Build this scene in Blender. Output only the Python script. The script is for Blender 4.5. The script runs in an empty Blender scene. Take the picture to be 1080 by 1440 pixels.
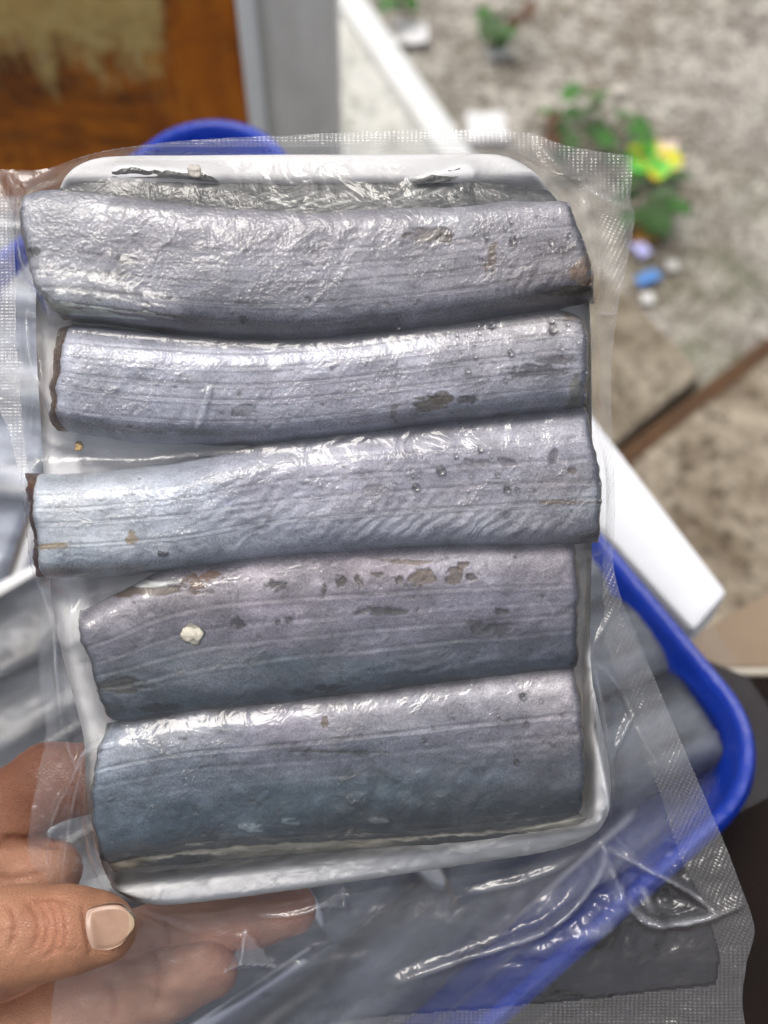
import bpy, math, random
import numpy as np
from mathutils import Matrix, Vector

R = math.radians
random.seed(7)
S = bpy.context.scene
COL = S.collection

# ------------------------------------------------------------------ camera, sky, sun, exposure
TH = R(30)                       # optical axis, degrees away from straight down
CAM = Vector((0, 0, 1.30))
D = 0.32                         # metres from the lens to the held pack
PX = 0.00018                     # one photo pixel at that distance
FW = Vector((0, math.sin(TH), -math.cos(TH)))
RT = Vector((1, 0, 0))
UP = Vector((0, math.cos(TH), math.sin(TH)))

cd = bpy.data.cameras.new('camera')
cam = bpy.data.objects.new('camera', cd)
COL.objects.link(cam)
cam.matrix_world = Matrix(((RT.x, UP.x, -FW.x, CAM.x), (RT.y, UP.y, -FW.y, CAM.y),
                           (RT.z, UP.z, -FW.z, CAM.z), (0, 0, 0, 1)))
cd.sensor_fit = 'VERTICAL'
cd.sensor_height = 36
cd.lens = 36 * D / (1440 * PX)
cd.clip_start = 0.01
cd.clip_end = 400
cd.dof.use_dof = True
cd.dof.focus_distance = D - 0.008
cd.dof.aperture_fstop = 11.0
S.camera = cam

SUN_EL, SUN_AZ = R(76), R(-75)    # azimuth measured from +Y towards +X
sd = Vector((math.cos(SUN_EL) * math.sin(SUN_AZ), math.cos(SUN_EL) * math.cos(SUN_AZ), math.sin(SUN_EL)))
W = bpy.data.worlds.new('World')
S.world = W
W.use_nodes = True
wn = W.node_tree
sky = wn.nodes.new('ShaderNodeTexSky')
sky.sky_type = 'NISHITA'
sky.sun_disc = False
sky.sun_elevation = SUN_EL
sky.sun_rotation = SUN_AZ
sky.dust_density = 6.0
sky.air_density = 0.8
sky.ozone_density = 0.5
bg = wn.nodes['Background']
bg.inputs['Strength'].default_value = 0.15
hs = wn.nodes.new('ShaderNodeHueSaturation')      # thin cloud: a paler sky
hs.inputs['Saturation'].default_value = 0.42
wn.links.new(sky.outputs[0], hs.inputs['Color'])
wn.links.new(hs.outputs[0], bg.inputs[0])
ld = bpy.data.lights.new('sun', 'SUN')
ld.energy = 0.7
ld.angle = R(22)
ld.color = (1, 0.95, 0.86)
sun = bpy.data.objects.new('sun', ld)
COL.objects.link(sun)
sun.rotation_euler = sd.to_track_quat('Z', 'Y').to_euler()
S.view_settings.view_transform = 'Standard'
S.view_settings.look = 'None'
S.view_settings.exposure = 0.22
S.view_settings.gamma = 1
S.cycles.transparent_max_bounces = 18
S.cycles.max_bounces = 8
S.cycles.use_adaptive_sampling = True
S.cycles.adaptive_threshold = 0.035
S.cycles.caustics_reflective = False
S.cycles.caustics_refractive = False

# ------------------------------------------------------------------ helpers
def srgb(r, g, b):
    f = lambda c: (c / 255 / 12.92) if c <= 10 else ((c / 255 + 0.055) / 1.055) ** 2.4
    return (f(r), f(g), f(b))

def ray(px, py):
    return FW + RT * ((px - 540) * PX / D) + UP * ((720 - py) * PX / D)

def G(px, py, z):
    """where the line of sight through a photo pixel meets height z"""
    d = ray(px, py)
    return CAM + d * ((z - CAM.z) / d.z)

def GY(px, py, y):
    d = ray(px, py)
    return CAM + d * ((y - CAM.y) / d.y)

PACK = Matrix(((RT.x, UP.x, -FW.x, 0), (RT.y, UP.y, -FW.y, 0), (RT.z, UP.z, -FW.z, 0), (0, 0, 0, 1)))
PACK.translation = CAM + FW * D

def L(px, py, z=0.0):
    """photo pixel measured at height z over the pack's mid plane -> pack coordinates (metres)"""
    k = (D - z) / D * PX
    return np.array([(px - 540) * k, (720 - py) * k, z])

def mesh(name, V, F, mat=None, smooth=True, attrs=None):
    me = bpy.data.meshes.new(name)
    V = np.asarray(V, dtype=np.float32)
    if isinstance(F, np.ndarray):
        nf, k = F.shape
        me.vertices.add(len(V)); me.vertices.foreach_set('co', V.ravel())
        me.loops.add(nf * k); me.loops.foreach_set('vertex_index', F.astype(np.int32).ravel())
        me.polygons.add(nf)
        me.polygons.foreach_set('loop_start', np.arange(0, nf * k, k, dtype=np.int32))
        me.update(calc_edges=True)
    else:
        me.from_pydata([tuple(map(float, v)) for v in V], [], [tuple(map(int, f)) for f in F])
    me.polygons.foreach_set('use_smooth', [smooth] * len(me.polygons))
    for k_, a in (attrs or {}).items():
        a = np.asarray(a, dtype=np.float32)
        if a.ndim == 1:
            at = me.attributes.new(k_, 'FLOAT', 'POINT'); at.data.foreach_set('value', a)
        else:
            if a.shape[1] == 3:
                a = np.concatenate([a, np.ones((len(a), 1), np.float32)], 1)
            at = me.attributes.new(k_, 'FLOAT_COLOR', 'POINT'); at.data.foreach_set('color', a.ravel())
    if mat: me.materials.append(mat)
    me.validate(clean_customdata=False)
    me.update()
    return me

def put(name, me, parent=None, mw=None):
    o = bpy.data.objects.new(name, me)
    COL.objects.link(o)
    if mw is not None: o.matrix_world = mw
    if parent is not None: o.parent = parent
    return o

def tag(o, label, cat=None, group=None, kind=None):
    if label: o['label'] = label
    if cat: o['category'] = cat
    if group: o['group'] = group
    if kind: o['kind'] = kind
    return o

def thing(name, label, cat, mw, group=None):
    o = bpy.data.objects.new(name, None)
    o.empty_display_size = 0.01
    COL.objects.link(o)
    o.matrix_world = mw
    return tag(o, label, cat, group)

def T(x, y, z):
    return Matrix.Translation((x, y, z))

# ---- numpy noise
def _h(ix, iy, seed):
    n = (ix.astype(np.int64) * 374761393 + iy.astype(np.int64) * 668265263 + seed * 982451653) & 0xffffffff
    n = ((n ^ (n >> 13)) * 1274126177) & 0xffffffff
    n = n ^ (n >> 16)
    return (n & 0xffff) / 65535.0

def vn(x, y, seed=0):
    ix, iy = np.floor(x), np.floor(y)
    fx, fy = x - ix, y - iy
    fx = fx * fx * fx * (fx * (fx * 6 - 15) + 10); fy = fy * fy * fy * (fy * (fy * 6 - 15) + 10)
    a, b = _h(ix, iy, seed), _h(ix + 1, iy, seed)
    c, d = _h(ix, iy + 1, seed), _h(ix + 1, iy + 1, seed)
    return (a * (1 - fx) + b * fx) * (1 - fy) + (c * (1 - fx) + d * fx) * fy

def fbm(x, y, seed=0, o=4, g=0.5):
    s = 0; a = 1; t = 0
    for i in range(o):
        s = s + a * vn(x * 2 ** i + i * 17.3, y * 2 ** i - i * 9.1, seed + i); t += a; a *= g
    return s / t - 0.5

def ss(a, b, x):
    t = np.clip((x - a) / (b - a), 0, 1)
    return t * t * (3 - 2 * t)

def seg_dist(X, Y, pts, closed=False):
    """distance to a polyline, plus arc parameter 0..1"""
    pts = np.asarray(pts, float)
    q = np.concatenate([pts, pts[:1]]) if closed else pts
    best = np.full(X.shape, 1e9); bx = np.zeros(X.shape); by = np.zeros(X.shape); bt = np.zeros(X.shape)
    n = len(q) - 1
    for i in range(n):
        ax, ay = q[i]; dx, dy = q[i + 1] - q[i]
        l2 = dx * dx + dy * dy + 1e-12
        t = np.clip(((X - ax) * dx + (Y - ay) * dy) / l2, 0, 1)
        cx, cy = ax + t * dx, ay + t * dy
        d = np.hypot(X - cx, Y - cy)
        m = d < best
        best = np.where(m, d, best); bx = np.where(m, cx, bx); by = np.where(m, cy, by)
        bt = np.where(m, (i + t) / n, bt)
    return best, bx, by, bt

def inside(X, Y, pts):
    pts = np.asarray(pts, float)
    r = np.zeros(X.shape, bool)
    j = len(pts) - 1
    for i in range(len(pts)):
        xi, yi = pts[i]; xj, yj = pts[j]
        c = ((yi > Y) != (yj > Y)) & (X < (xj - xi) * (Y - yi) / (yj - yi + 1e-12) + xi)
        r ^= c
        j = i
    return r

def smooth_poly(pts, closed=True, n=6):
    """Catmull-Rom through the traced points"""
    p = np.asarray(pts, float); N = len(p); out = []
    rng = range(N) if closed else range(N - 1)
    for i in rng:
        if closed:
            a, b, c, d = p[i - 1], p[i], p[(i + 1) % N], p[(i + 2) % N]
        else:
            a, b, c, d = p[max(i - 1, 0)], p[i], p[i + 1], p[min(i + 2, N - 1)]
        for k in range(n):
            t = k / n
            out.append(0.5 * (2 * b + (c - a) * t + (2 * a - 5 * b + 4 * c - d) * t * t + (3 * b - a - 3 * c + d) * t ** 3))
    if not closed: out.append(p[-1])
    return np.array(out)

def curve(pts, n):
    """n points, evenly spaced along a smooth line through pts"""
    q = smooth_poly(pts, False, 10)
    l = np.concatenate([[0], np.cumsum(np.hypot(*np.diff(q, axis=0).T))]); l /= l[-1]
    t = np.linspace(0, 1, n)
    return np.stack([np.interp(t, l, q[:, 0]), np.interp(t, l, q[:, 1])], 1)

def grid_faces(nu, nv):
    i = np.arange(nu * nv).reshape(nu, nv)
    return np.stack([i[:-1, :-1].ravel(), i[:-1, 1:].ravel(), i[1:, 1:].ravel(), i[1:, :-1].ravel()], 1)

# ---- node helper
class N:
    def __init__(s, name):
        s.m = bpy.data.materials.new(name); s.m.use_nodes = True
        s.t = s.m.node_tree; s.t.nodes.clear()
        s.out = s.t.nodes.new('ShaderNodeOutputMaterial')
    def n(s, typ, ins=None, **kw):
        x = s.t.nodes.new('ShaderNode' + typ)
        for k, v in kw.items(): setattr(x, k, v)
        for k, v in (ins or {}).items():
            i = x.inputs[k]
            if isinstance(v, bpy.types.NodeSocket): s.t.links.new(v, i)
            else: i.default_value = v if not (isinstance(v, tuple) and len(v) == 3 and i.type == 'RGBA') else (*v, 1)
        return x
    def surf(s, sh): s.t.links.new(sh, s.out.inputs[0]); return s.m
    def math(s, op, a, b=0.0, c=0.0, clamp=False):
        x = s.n('Math', {0: a, 1: b, 2: c}, operation=op); x.use_clamp = clamp; return x.outputs[0]
    def mixc(s, f, a, b, bt='MIX'):
        x = s.n('Mix', {0: f}, data_type='RGBA', blend_type=bt)
        for k, v in ((6, a), (7, b)):
            if isinstance(v, bpy.types.NodeSocket): s.t.links.new(v, x.inputs[k])
            else: x.inputs[k].default_value = (*v, 1)
        return x.outputs[2]
    def noise(s, vec, scale, detail=4, rough=0.55, dist=0.0):
        return s.n('TexNoise', {'Vector': vec, 'Scale': scale, 'Detail': detail, 'Roughness': rough, 'Distortion': dist}).outputs[0]
    def ramp(s, f, stops):
        x = s.n('ValToRGB', {0: f}); e = x.color_ramp.elements
        while len(e) < len(stops): e.new(0.5)
        for k, (p, c) in enumerate(stops):
            e[k].position = p; e[k].color = (*c, 1) if isinstance(c, tuple) else (c, c, c, 1)
        return x.outputs[0]
    def obj(s): return s.n('TexCoord').outputs['Object']
    def geo(s): return s.n('NewGeometry').outputs['Position']
    def mapping(s, v, sc, rot=(0, 0, 0)):
        return s.n('Mapping', {'Vector': v, 'Scale': sc, 'Rotation': rot}).outputs[0]
    def attr(s, a, o='Fac'): return s.n('Attribute', attribute_name=a).outputs[o]
    def bump(s, h, st, dist, normal=None):
        i = {'Height': h, 'Strength': st, 'Distance': dist}
        if normal is not None: i['Normal'] = normal
        return s.n('Bump', i).outputs[0]
    def pbr(s, **k):
        names = dict(col='Base Color', rough='Roughness', metal='Metallic', normal='Normal', ior='IOR', coat='Coat Weight',
                     coatr='Coat Roughness', sss='Subsurface Weight', sssr='Subsurface Radius', ssss='Subsurface Scale',
                     trans='Transmission Weight', spec='Specular IOR Level', coatn='Coat Normal', alpha='Alpha')
        return s.n('BsdfPrincipled', {names[a]: b for a, b in k.items()}).outputs[0]

# ------------------------------------------------------------------ materials
def mat_plain(name, col, rough=0.5, bscale=0, bst=0.3, bdist=0.001, var=0.12, vscale=20, **k):
    g = N(name); v = g.obj()
    f = g.noise(v, vscale, 5)
    c = g.mixc(f, tuple(x * (1 - var) for x in col), tuple(min(1, x * (1 + var)) for x in col))
    kw = dict(col=c, rough=rough, **k)
    if bscale: kw['normal'] = g.bump(g.noise(v, bscale, 4), bst, bdist)
    return g.surf(g.pbr(**kw))

def mat_ground():
    g = N('concrete_ground'); p = g.geo()
    big = g.noise(p, 2.2, 5, 0.6); mid = g.noise(p, 14, 6, 0.7); fine = g.noise(p, 90, 5, 0.7)
    c = g.mixc(g.ramp(big, [(0.35, 0.0), (0.65, 1.0)]), srgb(136, 124, 108), srgb(164, 159, 151))
    c = g.mixc(g.ramp(mid, [(0.44, 0.0), (0.58, 1.0)]), c, srgb(204, 198, 187))
    c = g.mixc(g.ramp(fine, [(0.38, 1.0), (0.52, 0.0)]), c, srgb(70, 64, 56))
    spk = g.noise(p, 210, 3, 0.6)
    c = g.mixc(g.ramp(spk, [(0.60, 0.0), (0.68, 0.8)]), c, srgb(226, 222, 212))
    c = g.mixc(g.ramp(spk, [(0.32, 0.7), (0.40, 0.0)]), c, srgb(60, 54, 46))
    vor = g.n('TexVoronoi', {'Vector': p, 'Scale': 55.0}).outputs['Distance']
    c = g.mixc(g.ramp(vor, [(0.0, 0.55), (0.22, 0.0)]), c, srgb(178, 172, 162))
    # damp green bloom of algae near the wall
    moss = g.noise(p, 5.5, 6, 0.7)
    px_ = g.n('SeparateXYZ', {0: p}).outputs
    near = g.math('SUBTRACT', 1.0, g.n('MapRange', {0: px_[1], 1: 0.95, 2: 1.35, 3: 0.0, 4: 1.0}).outputs[0])
    mk = g.math('MULTIPLY', g.ramp(moss, [(0.45, 0.0), (0.62, 1.0)]), g.math('MULTIPLY_ADD', near, 0.62, 0.14), clamp=True)
    c = g.mixc(mk, c, srgb(88, 96, 60))
    h = g.math('ADD', g.math('MULTIPLY', fine, 0.6), g.math('MULTIPLY', mid, 0.7))
    return g.surf(g.pbr(col=c, rough=0.9, normal=g.bump(h, 0.9, 0.012)))

def mat_stone(name, a, b, dark, sc=1.0):
    g = N(name); p = g.geo()
    m = g.noise(p, 17 * sc, 6, 0.65, 0.6); f = g.noise(p, 70 * sc, 5, 0.7)
    c = g.mixc(g.ramp(m, [(0.36, 0.0), (0.62, 1.0)]), a, b)
    c = g.mixc(g.ramp(f, [(0.38, 0.85), (0.5, 0.0)]), c, dark)
    v = g.n('TexVoronoi', {'Vector': p, 'Scale': 34.0 * sc}).outputs['Distance']
    c = g.mixc(g.ramp(v, [(0.06, 0.5), (0.2, 0.0)]), c, tuple(min(1, x * 1.25) for x in b))
    h = g.math('ADD', m, g.math('MULTIPLY', f, 0.5))
    return g.surf(g.pbr(col=c, rough=0.88, normal=g.bump(h, 1.0, 0.018)))

def mat_panel():
    g = N('weathered_brown_board'); p = g.geo()
    st = g.mapping(p, (16, 1, 5))
    n1 = g.noise(st, 1.0, 6, 0.65, 0.5); n2 = g.noise(g.mapping(p, (70, 70, 70)), 1.0, 5, 0.7)
    c = g.mixc(g.ramp(n1, [(0.35, 0.0), (0.7, 1.0)]), srgb(160, 84, 8), srgb(222, 132, 14))
    z = g.n('SeparateXYZ', {0: p}).outputs
    grime = g.noise(g.mapping(p, (5, 5, 9)), 1.0, 5, 0.7, 0.4)
    c = g.mixc(g.ramp(grime, [(0.40, 0.95), (0.56, 0.0)]), c, srgb(96, 48, 8))
    drip = g.noise(g.mapping(p, (46, 1, 3.2)), 1.0, 5, 0.7, 0.3)
    c = g.mixc(g.ramp(drip, [(0.58, 0.0), (0.66, 0.45)]), c, srgb(214, 150, 60))
    c = g.mixc(g.ramp(drip, [(0.30, 0.6), (0.40, 0.0)]), c, srgb(92, 44, 6))
    # peeled ochre patch that runs down in tongues from above
    hi = g.n('MapRange', {0: z[2], 1: 0.565, 2: 0.72, 3: -0.26, 4: 0.36}).outputs[0]
    lo = g.n('MapRange', {0: z[0], 1: -0.135, 2: -0.165, 3: -0.5, 4: 0.0}).outputs[0]
    n3 = g.noise(g.mapping(p, (26, 1, 5.5)), 1.0, 8, 0.74, 0.5)
    k = g.math('ADD', g.math('ADD', n3, hi), lo)
    k = g.math('ADD', k, g.math('MULTIPLY', g.math('SUBTRACT', n2, 0.5), 0.35))
    peel = g.ramp(k, [(0.54, 0.0), (0.72, 1.0)])
    oc = g.mixc(n2, srgb(150, 112, 40), srgb(226, 208, 146))
    c = g.mixc(g.math('MULTIPLY', peel, 0.9), c, oc)
    sp = g.ramp(g.noise(g.mapping(p, (60, 1, 26)), 1.0, 3, 0.5), [(0.66, 0.0), (0.72, 1.0)])
    c = g.mixc(g.math('MULTIPLY', sp, g.ramp(k, [(0.5, 0.0), (0.6, 1.0)])), c, srgb(205, 200, 182))
    h = g.math('ADD', n1, g.math('MULTIPLY', peel, 0.6))
    return g.surf(g.pbr(col=c, rough=0.5, normal=g.bump(h, 0.4, 0.004)))

def mat_post():
    g = N('stained_grey_plaster'); p = g.geo()
    n1 = g.noise(g.mapping(p, (22, 22, 7)), 1.0, 6, 0.65, 0.3); n2 = g.noise(p, 120, 4)
    c = g.mixc(g.ramp(n1, [(0.3, 0.0), (0.7, 1.0)]), srgb(208, 208, 208), srgb(236, 237, 238))
    x = g.n('SeparateXYZ', {0: p}).outputs[0]
    w = g.math('ABSOLUTE', g.math('SUBTRACT', g.math('ADD', x, g.math('MULTIPLY', n1, 0.012)), -0.082))
    st = g.n('MapRange', {0: w, 1: 0.0, 2: 0.008, 3: 0.55, 4: 0.0}).outputs[0]
    c = g.mixc(g.math('MULTIPLY', st, g.math('ADD', n1, 0.3)), c, srgb(150, 150, 142))
    return g.surf(g.pbr(col=c, rough=0.75, normal=g.bump(n2, 0.25, 0.002)))

def mat_fish():
    g = N('silver_fish_skin'); v = g.obj()
    c = g.attr('tone', 'Color'); tear = g.attr('tear'); wet = g.attr('wet')
    st = g.noise(g.mapping(v, (140, 1500, 400)), 1.0, 5, 0.6, 0.3)       # fine lengthwise grain
    sp = g.noise(v, 2100, 3, 0.6)
    bl = g.noise(g.mapping(v, (95, 135, 120)), 1.0, 5, 0.65, 0.5)
    c = g.mixc(0.14, c, g.mixc(st, (0.30, 0.30, 0.30), (0.72, 0.72, 0.72)), 'OVERLAY')
    c = g.mixc(0.5, c, g.mixc(bl, (0.22, 0.22, 0.24), (0.78, 0.78, 0.77)), 'OVERLAY')
    c = g.mixc(0.65, c, g.ramp(sp, [(0.3, 0.25), (0.7, 0.75)]), 'OVERLAY')
    h = g.math('ADD', g.math('MULTIPLY', st, 0.25), g.math('MULTIPLY', sp, 0.7))
    nm = g.bump(h, 0.4, 0.0003)
    met = g.math('MULTIPLY', g.math('SUBTRACT', 1.0, tear), 0.16)
    ro = g.math('MULTIPLY_ADD', st, 0.2, 0.40)
    return g.surf(g.pbr(col=c, rough=ro, metal=met, normal=nm, spec=0.5))

def mat_tone(name, rough=0.5, bs=900, bst=0.5, bd=0.0004, **k):
    g = N(name); v = g.obj(); c = g.attr('tone', 'Color')
    n = g.noise(v, bs, 4, 0.65)
    c = g.mixc(0.5, c, g.mixc(n, (0.25, 0.25, 0.25), (0.75, 0.75, 0.75)), 'OVERLAY')
    return g.surf(g.pbr(col=c, rough=rough, normal=g.bump(n, bst, bd), **k))

def mat_film(name, milk=0.03, haze_attr=True, refl=1.0, speck=0.34, wb=0.5, tint=(0.9, 0.93, 1.0), rough=0.06):
    """thin clear plastic: see-through, mirror-like by Fresnel, faintly milky; highlights along creases painted in white"""
    g = N(name); v = g.obj()
    w1 = g.noise(g.mapping(v, (150, 150, 150)), 1.0, 3, 0.5, 0.6)
    w2 = g.noise(v, 1500, 3, 0.6)
    vo = g.n('TexVoronoi', {'Vector': v, 'Scale': 1300.0}, feature='SMOOTH_F1').outputs['Distance']
    ct = g.attr('contact') if haze_attr else 0.0
    pm = g.ramp(g.noise(v, 48, 4, 0.6), [(0.42, 0.15), (0.62, 1.0)])
    fine = g.math('MULTIPLY', g.math('MULTIPLY', g.math('ADD', vo, w2), ct) if haze_attr else 0.0, g.math('MULTIPLY', pm, speck))
    nm = g.bump(w1, wb, 0.0016)
    nm = g.bump(fine, 0.8, 0.0005, nm)
    fr = g.n('Fresnel', {'IOR': 1.52, 'Normal': nm}).outputs[0]
    fr = g.math('MULTIPLY', fr, 1.0 * refl, clamp=True)
    mk = g.math('ADD', milk, g.math('MULTIPLY', g.attr('crease_glint'), 0.42) if haze_attr else 0.0, clamp=True)
    tr = g.n('BsdfTransparent', {0: (0.985, 0.988, 0.99)}).outputs[0]
    df = g.n('BsdfDiffuse', {0: tint}).outputs[0]
    tl = g.n('BsdfTranslucent', {0: tint}).outputs[0]
    d2 = g.n('MixShader', {0: 0.4, 1: df, 2: tl}).outputs[0]
    gl = g.n('BsdfGlossy', {'Color': (1, 1, 1), 'Roughness': rough, 'Normal': nm}).outputs[0]
    a = g.n('MixShader', {0: mk, 1: tr, 2: d2}).outputs[0]
    return g.surf(g.n('MixShader', {0: fr, 1: a, 2: gl}).outputs[0])

def mat_seal(name, rot=0.0, milk=0.10, pitch=0.00140):
    """heat-sealed band with its pressed diamond grain"""
    g = N(name); v = g.obj()
    w1 = g.noise(v, 130, 3, 0.5, 0.4)
    m = g.mapping(v, (1, 1, 1), (0, 0, rot))
    xyz = g.n('SeparateXYZ', {0: m}).outputs
    k = 2 * math.pi / pitch
    a = g.math('SINE', g.math('MULTIPLY', g.math('ADD', xyz[0], g.math('MULTIPLY', xyz[1], 1.35)), k * 0.62))
    b = g.math('SINE', g.math('MULTIPLY', g.math('SUBTRACT', xyz[0], g.math('MULTIPLY', xyz[1], 1.35)), k * 0.62))
    d = g.math('MULTIPLY', a, b)
    amt = g.ramp(g.noise(v, 70, 3, 0.5), [(0.3, 0.35), (0.6, 1.0)])
    nm = g.bump(w1, 0.5, 0.002)
    nm = g.bump(g.math('MULTIPLY', d, amt), 0.5, 0.00014, nm)
    fr = g.n('Fresnel', {'IOR': 1.5, 'Normal': nm}).outputs[0]
    fr = g.math('MULTIPLY', fr, 1.3, clamp=True)
    mk = g.math('ADD', g.math('MULTIPLY', g.math('MULTIPLY', g.ramp(d, [(0.35, 0.0), (0.85, 1.0)]), amt), 0.15),
                g.math('ADD', milk, g.math('MULTIPLY', g.attr('crease_glint'), 0.3)), clamp=True)
    tr = g.n('BsdfTransparent', {0: (0.965, 0.968, 0.97)}).outputs[0]
    df = g.n('BsdfDiffuse', {0: (0.92, 0.92, 0.92)}).outputs[0]
    tl = g.n('BsdfTranslucent', {0: (0.92, 0.92, 0.92)}).outputs[0]
    d2 = g.n('MixShader', {0: 0.4, 1: df, 2: tl}).outputs[0]
    gl = g.n('BsdfGlossy', {'Roughness': 0.1, 'Normal': nm}).outputs[0]
    s1 = g.n('MixShader', {0: mk, 1: tr, 2: d2}).outputs[0]
    return g.surf(g.n('MixShader', {0: fr, 1: s1, 2: gl}).outputs[0])

def mat_skin():
    g = N('skin'); v = g.obj()
    n1 = g.noise(v, 110, 5, 0.6); n2 = g.noise(v, 520, 4, 0.6)
    c = g.attr('tone', 'Color')
    c = g.mixc(0.45, c, g.mixc(n1, (0.36, 0.33, 0.32), (0.64, 0.64, 0.64)), 'OVERLAY')
    c = g.mixc(0.35, c, g.mixc(n2, (0.36, 0.34, 0.33), (0.62, 0.62, 0.62)), 'OVERLAY')
    vo = g.n('TexVoronoi', {'Vector': g.mapping(v, (900, 1500, 1200)), 'Scale': 1.0}, feature='DISTANCE_TO_EDGE').outputs['Distance']
    h = g.math('ADD', g.math('MULTIPLY', g.ramp(vo, [(0.0, 0.0), (0.12, 1.0)]), 0.35), n2)
    return g.surf(g.pbr(col=c, rough=0.46, normal=g.bump(h, 0.6, 0.0005), sss=0.10, sssr=(1.0, 0.35, 0.18), ssss=0.0022))

def mat_drop():
    g = N('clear_water')
    return g.surf(g.pbr(col=(1, 1, 1), rough=0.02, trans=1.0, ior=1.33))

M_FISH = mat_fish()
M_CUT = mat_tone('cut_fish_flesh', 0.42, 700, 0.6, 0.0006)
M_FIN = mat_tone('fin_membrane', 0.38, 900, 0.5, 0.0004)
M_FILM = mat_film('bag_film', 0.026)
M_BACK = mat_film('bag_film_back', 0.035, haze_attr=False, refl=0.5)
M_SEAL = mat_seal('pressed_seal')
M_SEALL = mat_seal('pressed_seal_pale', 0.0, 0.28)
M_SEALR = mat_seal('pressed_seal_slanted', R(25))
M_FOAM = mat_plain('white_foam', (0.93, 0.93, 0.94), 0.55, 900, 0.25, 0.0005, 0.03, 60, sss=0.15, sssr=(1, 1, 1), ssss=0.002)
M_SKIN = mat_skin()
M_NAIL = mat_tone('finger_nail', 0.28, 300, 0.2, 0.0003)
M_DROP = mat_drop()

# ------------------------------------------------------------------ surroundings
def tri_fan_prism(name, poly, z0, z1, mat, bevel=0.004):
    """a slab with a traced outline, standing from z0 to z1 with eased edges"""
    import bmesh
    bm = bmesh.new()
    vs = [bm.verts.new((p[0], p[1], z1)) for p in poly]
    f = bm.faces.new(vs)
    if f.normal.z < 0: f.normal_flip()
    r = bmesh.ops.extrude_face_region(bm, geom=[f])
    for e in r['geom']:
        if isinstance(e, bmesh.types.BMVert): e.co.z = z0
    bmesh.ops.recalc_face_normals(bm, faces=bm.faces)
    if bevel:
        bmesh.ops.bevel(bm, geom=[e for e in bm.edges], offset=bevel, segments=2, affect='EDGES', profile=0.6)
    me = bpy.data.meshes.new(name); bm.to_mesh(me); bm.free()
    me.materials.append(mat)
    return me

def box_bm(bm, c, s, rot=None):
    import bmesh
    r = bmesh.ops.create_cube(bm, size=1.0)
    for v in r['verts']:
        v.co = Vector((v.co.x * s[0], v.co.y * s[1], v.co.z * s[2]))
        if rot: v.co = rot @ v.co
        v.co += Vector(c)

def boxes(name, items, mat, bevel=0.003):
    import bmesh
    bm = bmesh.new()
    for c, s in items: box_bm(bm, c, s)
    if bevel: bmesh.ops.bevel(bm, geom=list(bm.edges), offset=bevel, segments=2, affect='EDGES')
    me = bpy.data.meshes.new(name); bm.to_mesh(me); bm.free(); me.materials.append(mat)
    return me

# ground: fine near the lens, one sheet out to the horizon
gx = np.concatenate([[-60, -20, -6], np.linspace(-2, 2.4, 90), [6, 20, 60]])
gy = np.concatenate([[-60, -20, -5], np.linspace(-1, 3.4, 90), [7, 20, 60]])
GX, GYY = np.meshgrid(gx, gy, indexing='ij')
gz = 0.012 * fbm(GX * 3, GYY * 3, 5, 4) + 0.02 * fbm(GX * 0.9, GYY * 0.9, 9, 3)
ground = put('ground', mesh('ground', np.stack([GX.ravel(), GYY.ravel(), gz.ravel() - 0.012], 1), grid_faces(*GX.shape)[:, ::-1], mat_ground()))
tag(ground, 'rough grey concrete yard with sandy wear and green bloom', kind='structure')

# brown board on the left, grey post beside it
M_PANEL = mat_panel()
panel = put('wooden_board', boxes('wooden_board', [((-0.105 - 0.55, 0.765, 0.40), (1.10, 0.022, 0.80))], M_PANEL, 0.002))
tag(panel, 'brown upright board with peeling ochre patches and pale drips', 'board')
post_t = thing('post', 'grey stained plaster post standing right of the brown board', 'post', T(-0.068, 0.80, 0))
M_POST = mat_post()
def shaft(name, pts, z0, z1, mat, bev=0.003):
    return tri_fan_prism(name, pts, z0, z1, mat, bev)
me = shaft('shaft', [(-0.1005, 0.752), (-0.036, 0.752), (-0.036, 0.86), (-0.1005, 0.86)], -0.02, 0.86, M_POST)
for v in me.vertices: v.co.x += 0.068 + v.co.z * 0.006 - 0.004; v.co.y -= 0.80
put('shaft', me, post_t)
M_LIP = mat_plain('pale_trim', srgb(236, 240, 246), 0.5, 200, 0.2, 0.001, 0.05, 30)
me = shaft('edge_trim', [(-0.1035, 0.745), (-0.0905, 0.745), (-0.0905, 0.7535), (-0.1035, 0.7535)], -0.02, 0.86, M_LIP, 0.002)
for v in me.vertices: v.co.x += 0.068 + v.co.z * 0.006 - 0.004; v.co.y -= 0.80
put('edge_trim', me, post_t)

# pale slab on the ground behind the post
a, b = G(645, 180, 0.1), G(520, 0, 0.1)
d_ = (b - a).normalized(); n_ = Vector((-d_.y, d_.x, 0))
def q(t, w): p = a + d_ * t + n_ * w; return (p.x, p.y)
M_PALE = mat_stone('pale_cement', srgb(184, 185, 178), srgb(214, 214, 206), srgb(160, 160, 150), 0.5)
slab_t = thing('cement_step', 'pale cement step with a lighter border behind the post', 'step', T(a.x, a.y, 0))
put('slab', tri_fan_prism('slab', [(q(t, w)[0] - a.x, q(t, w)[1] - a.y) for t, w in ((-0.35, 0.045), (0.75, 0.045), (0.75, 0.9), (-0.35, 0.9))], -0.02, 0.094, M_PALE, 0.004), slab_t)
put('border', tri_fan_prism('border', [(q(t, w)[0] - a.x, q(t, w)[1] - a.y) for t, w in ((-0.36, 0.0), (0.76, 0.0), (0.76, 0.043), (-0.36, 0.043))], -0.02, 0.101, mat_plain('white_cement', srgb(222, 224, 222), 0.6, 80, 0.4, 0.003, 0.06, 12), 0.012), slab_t)

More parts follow.
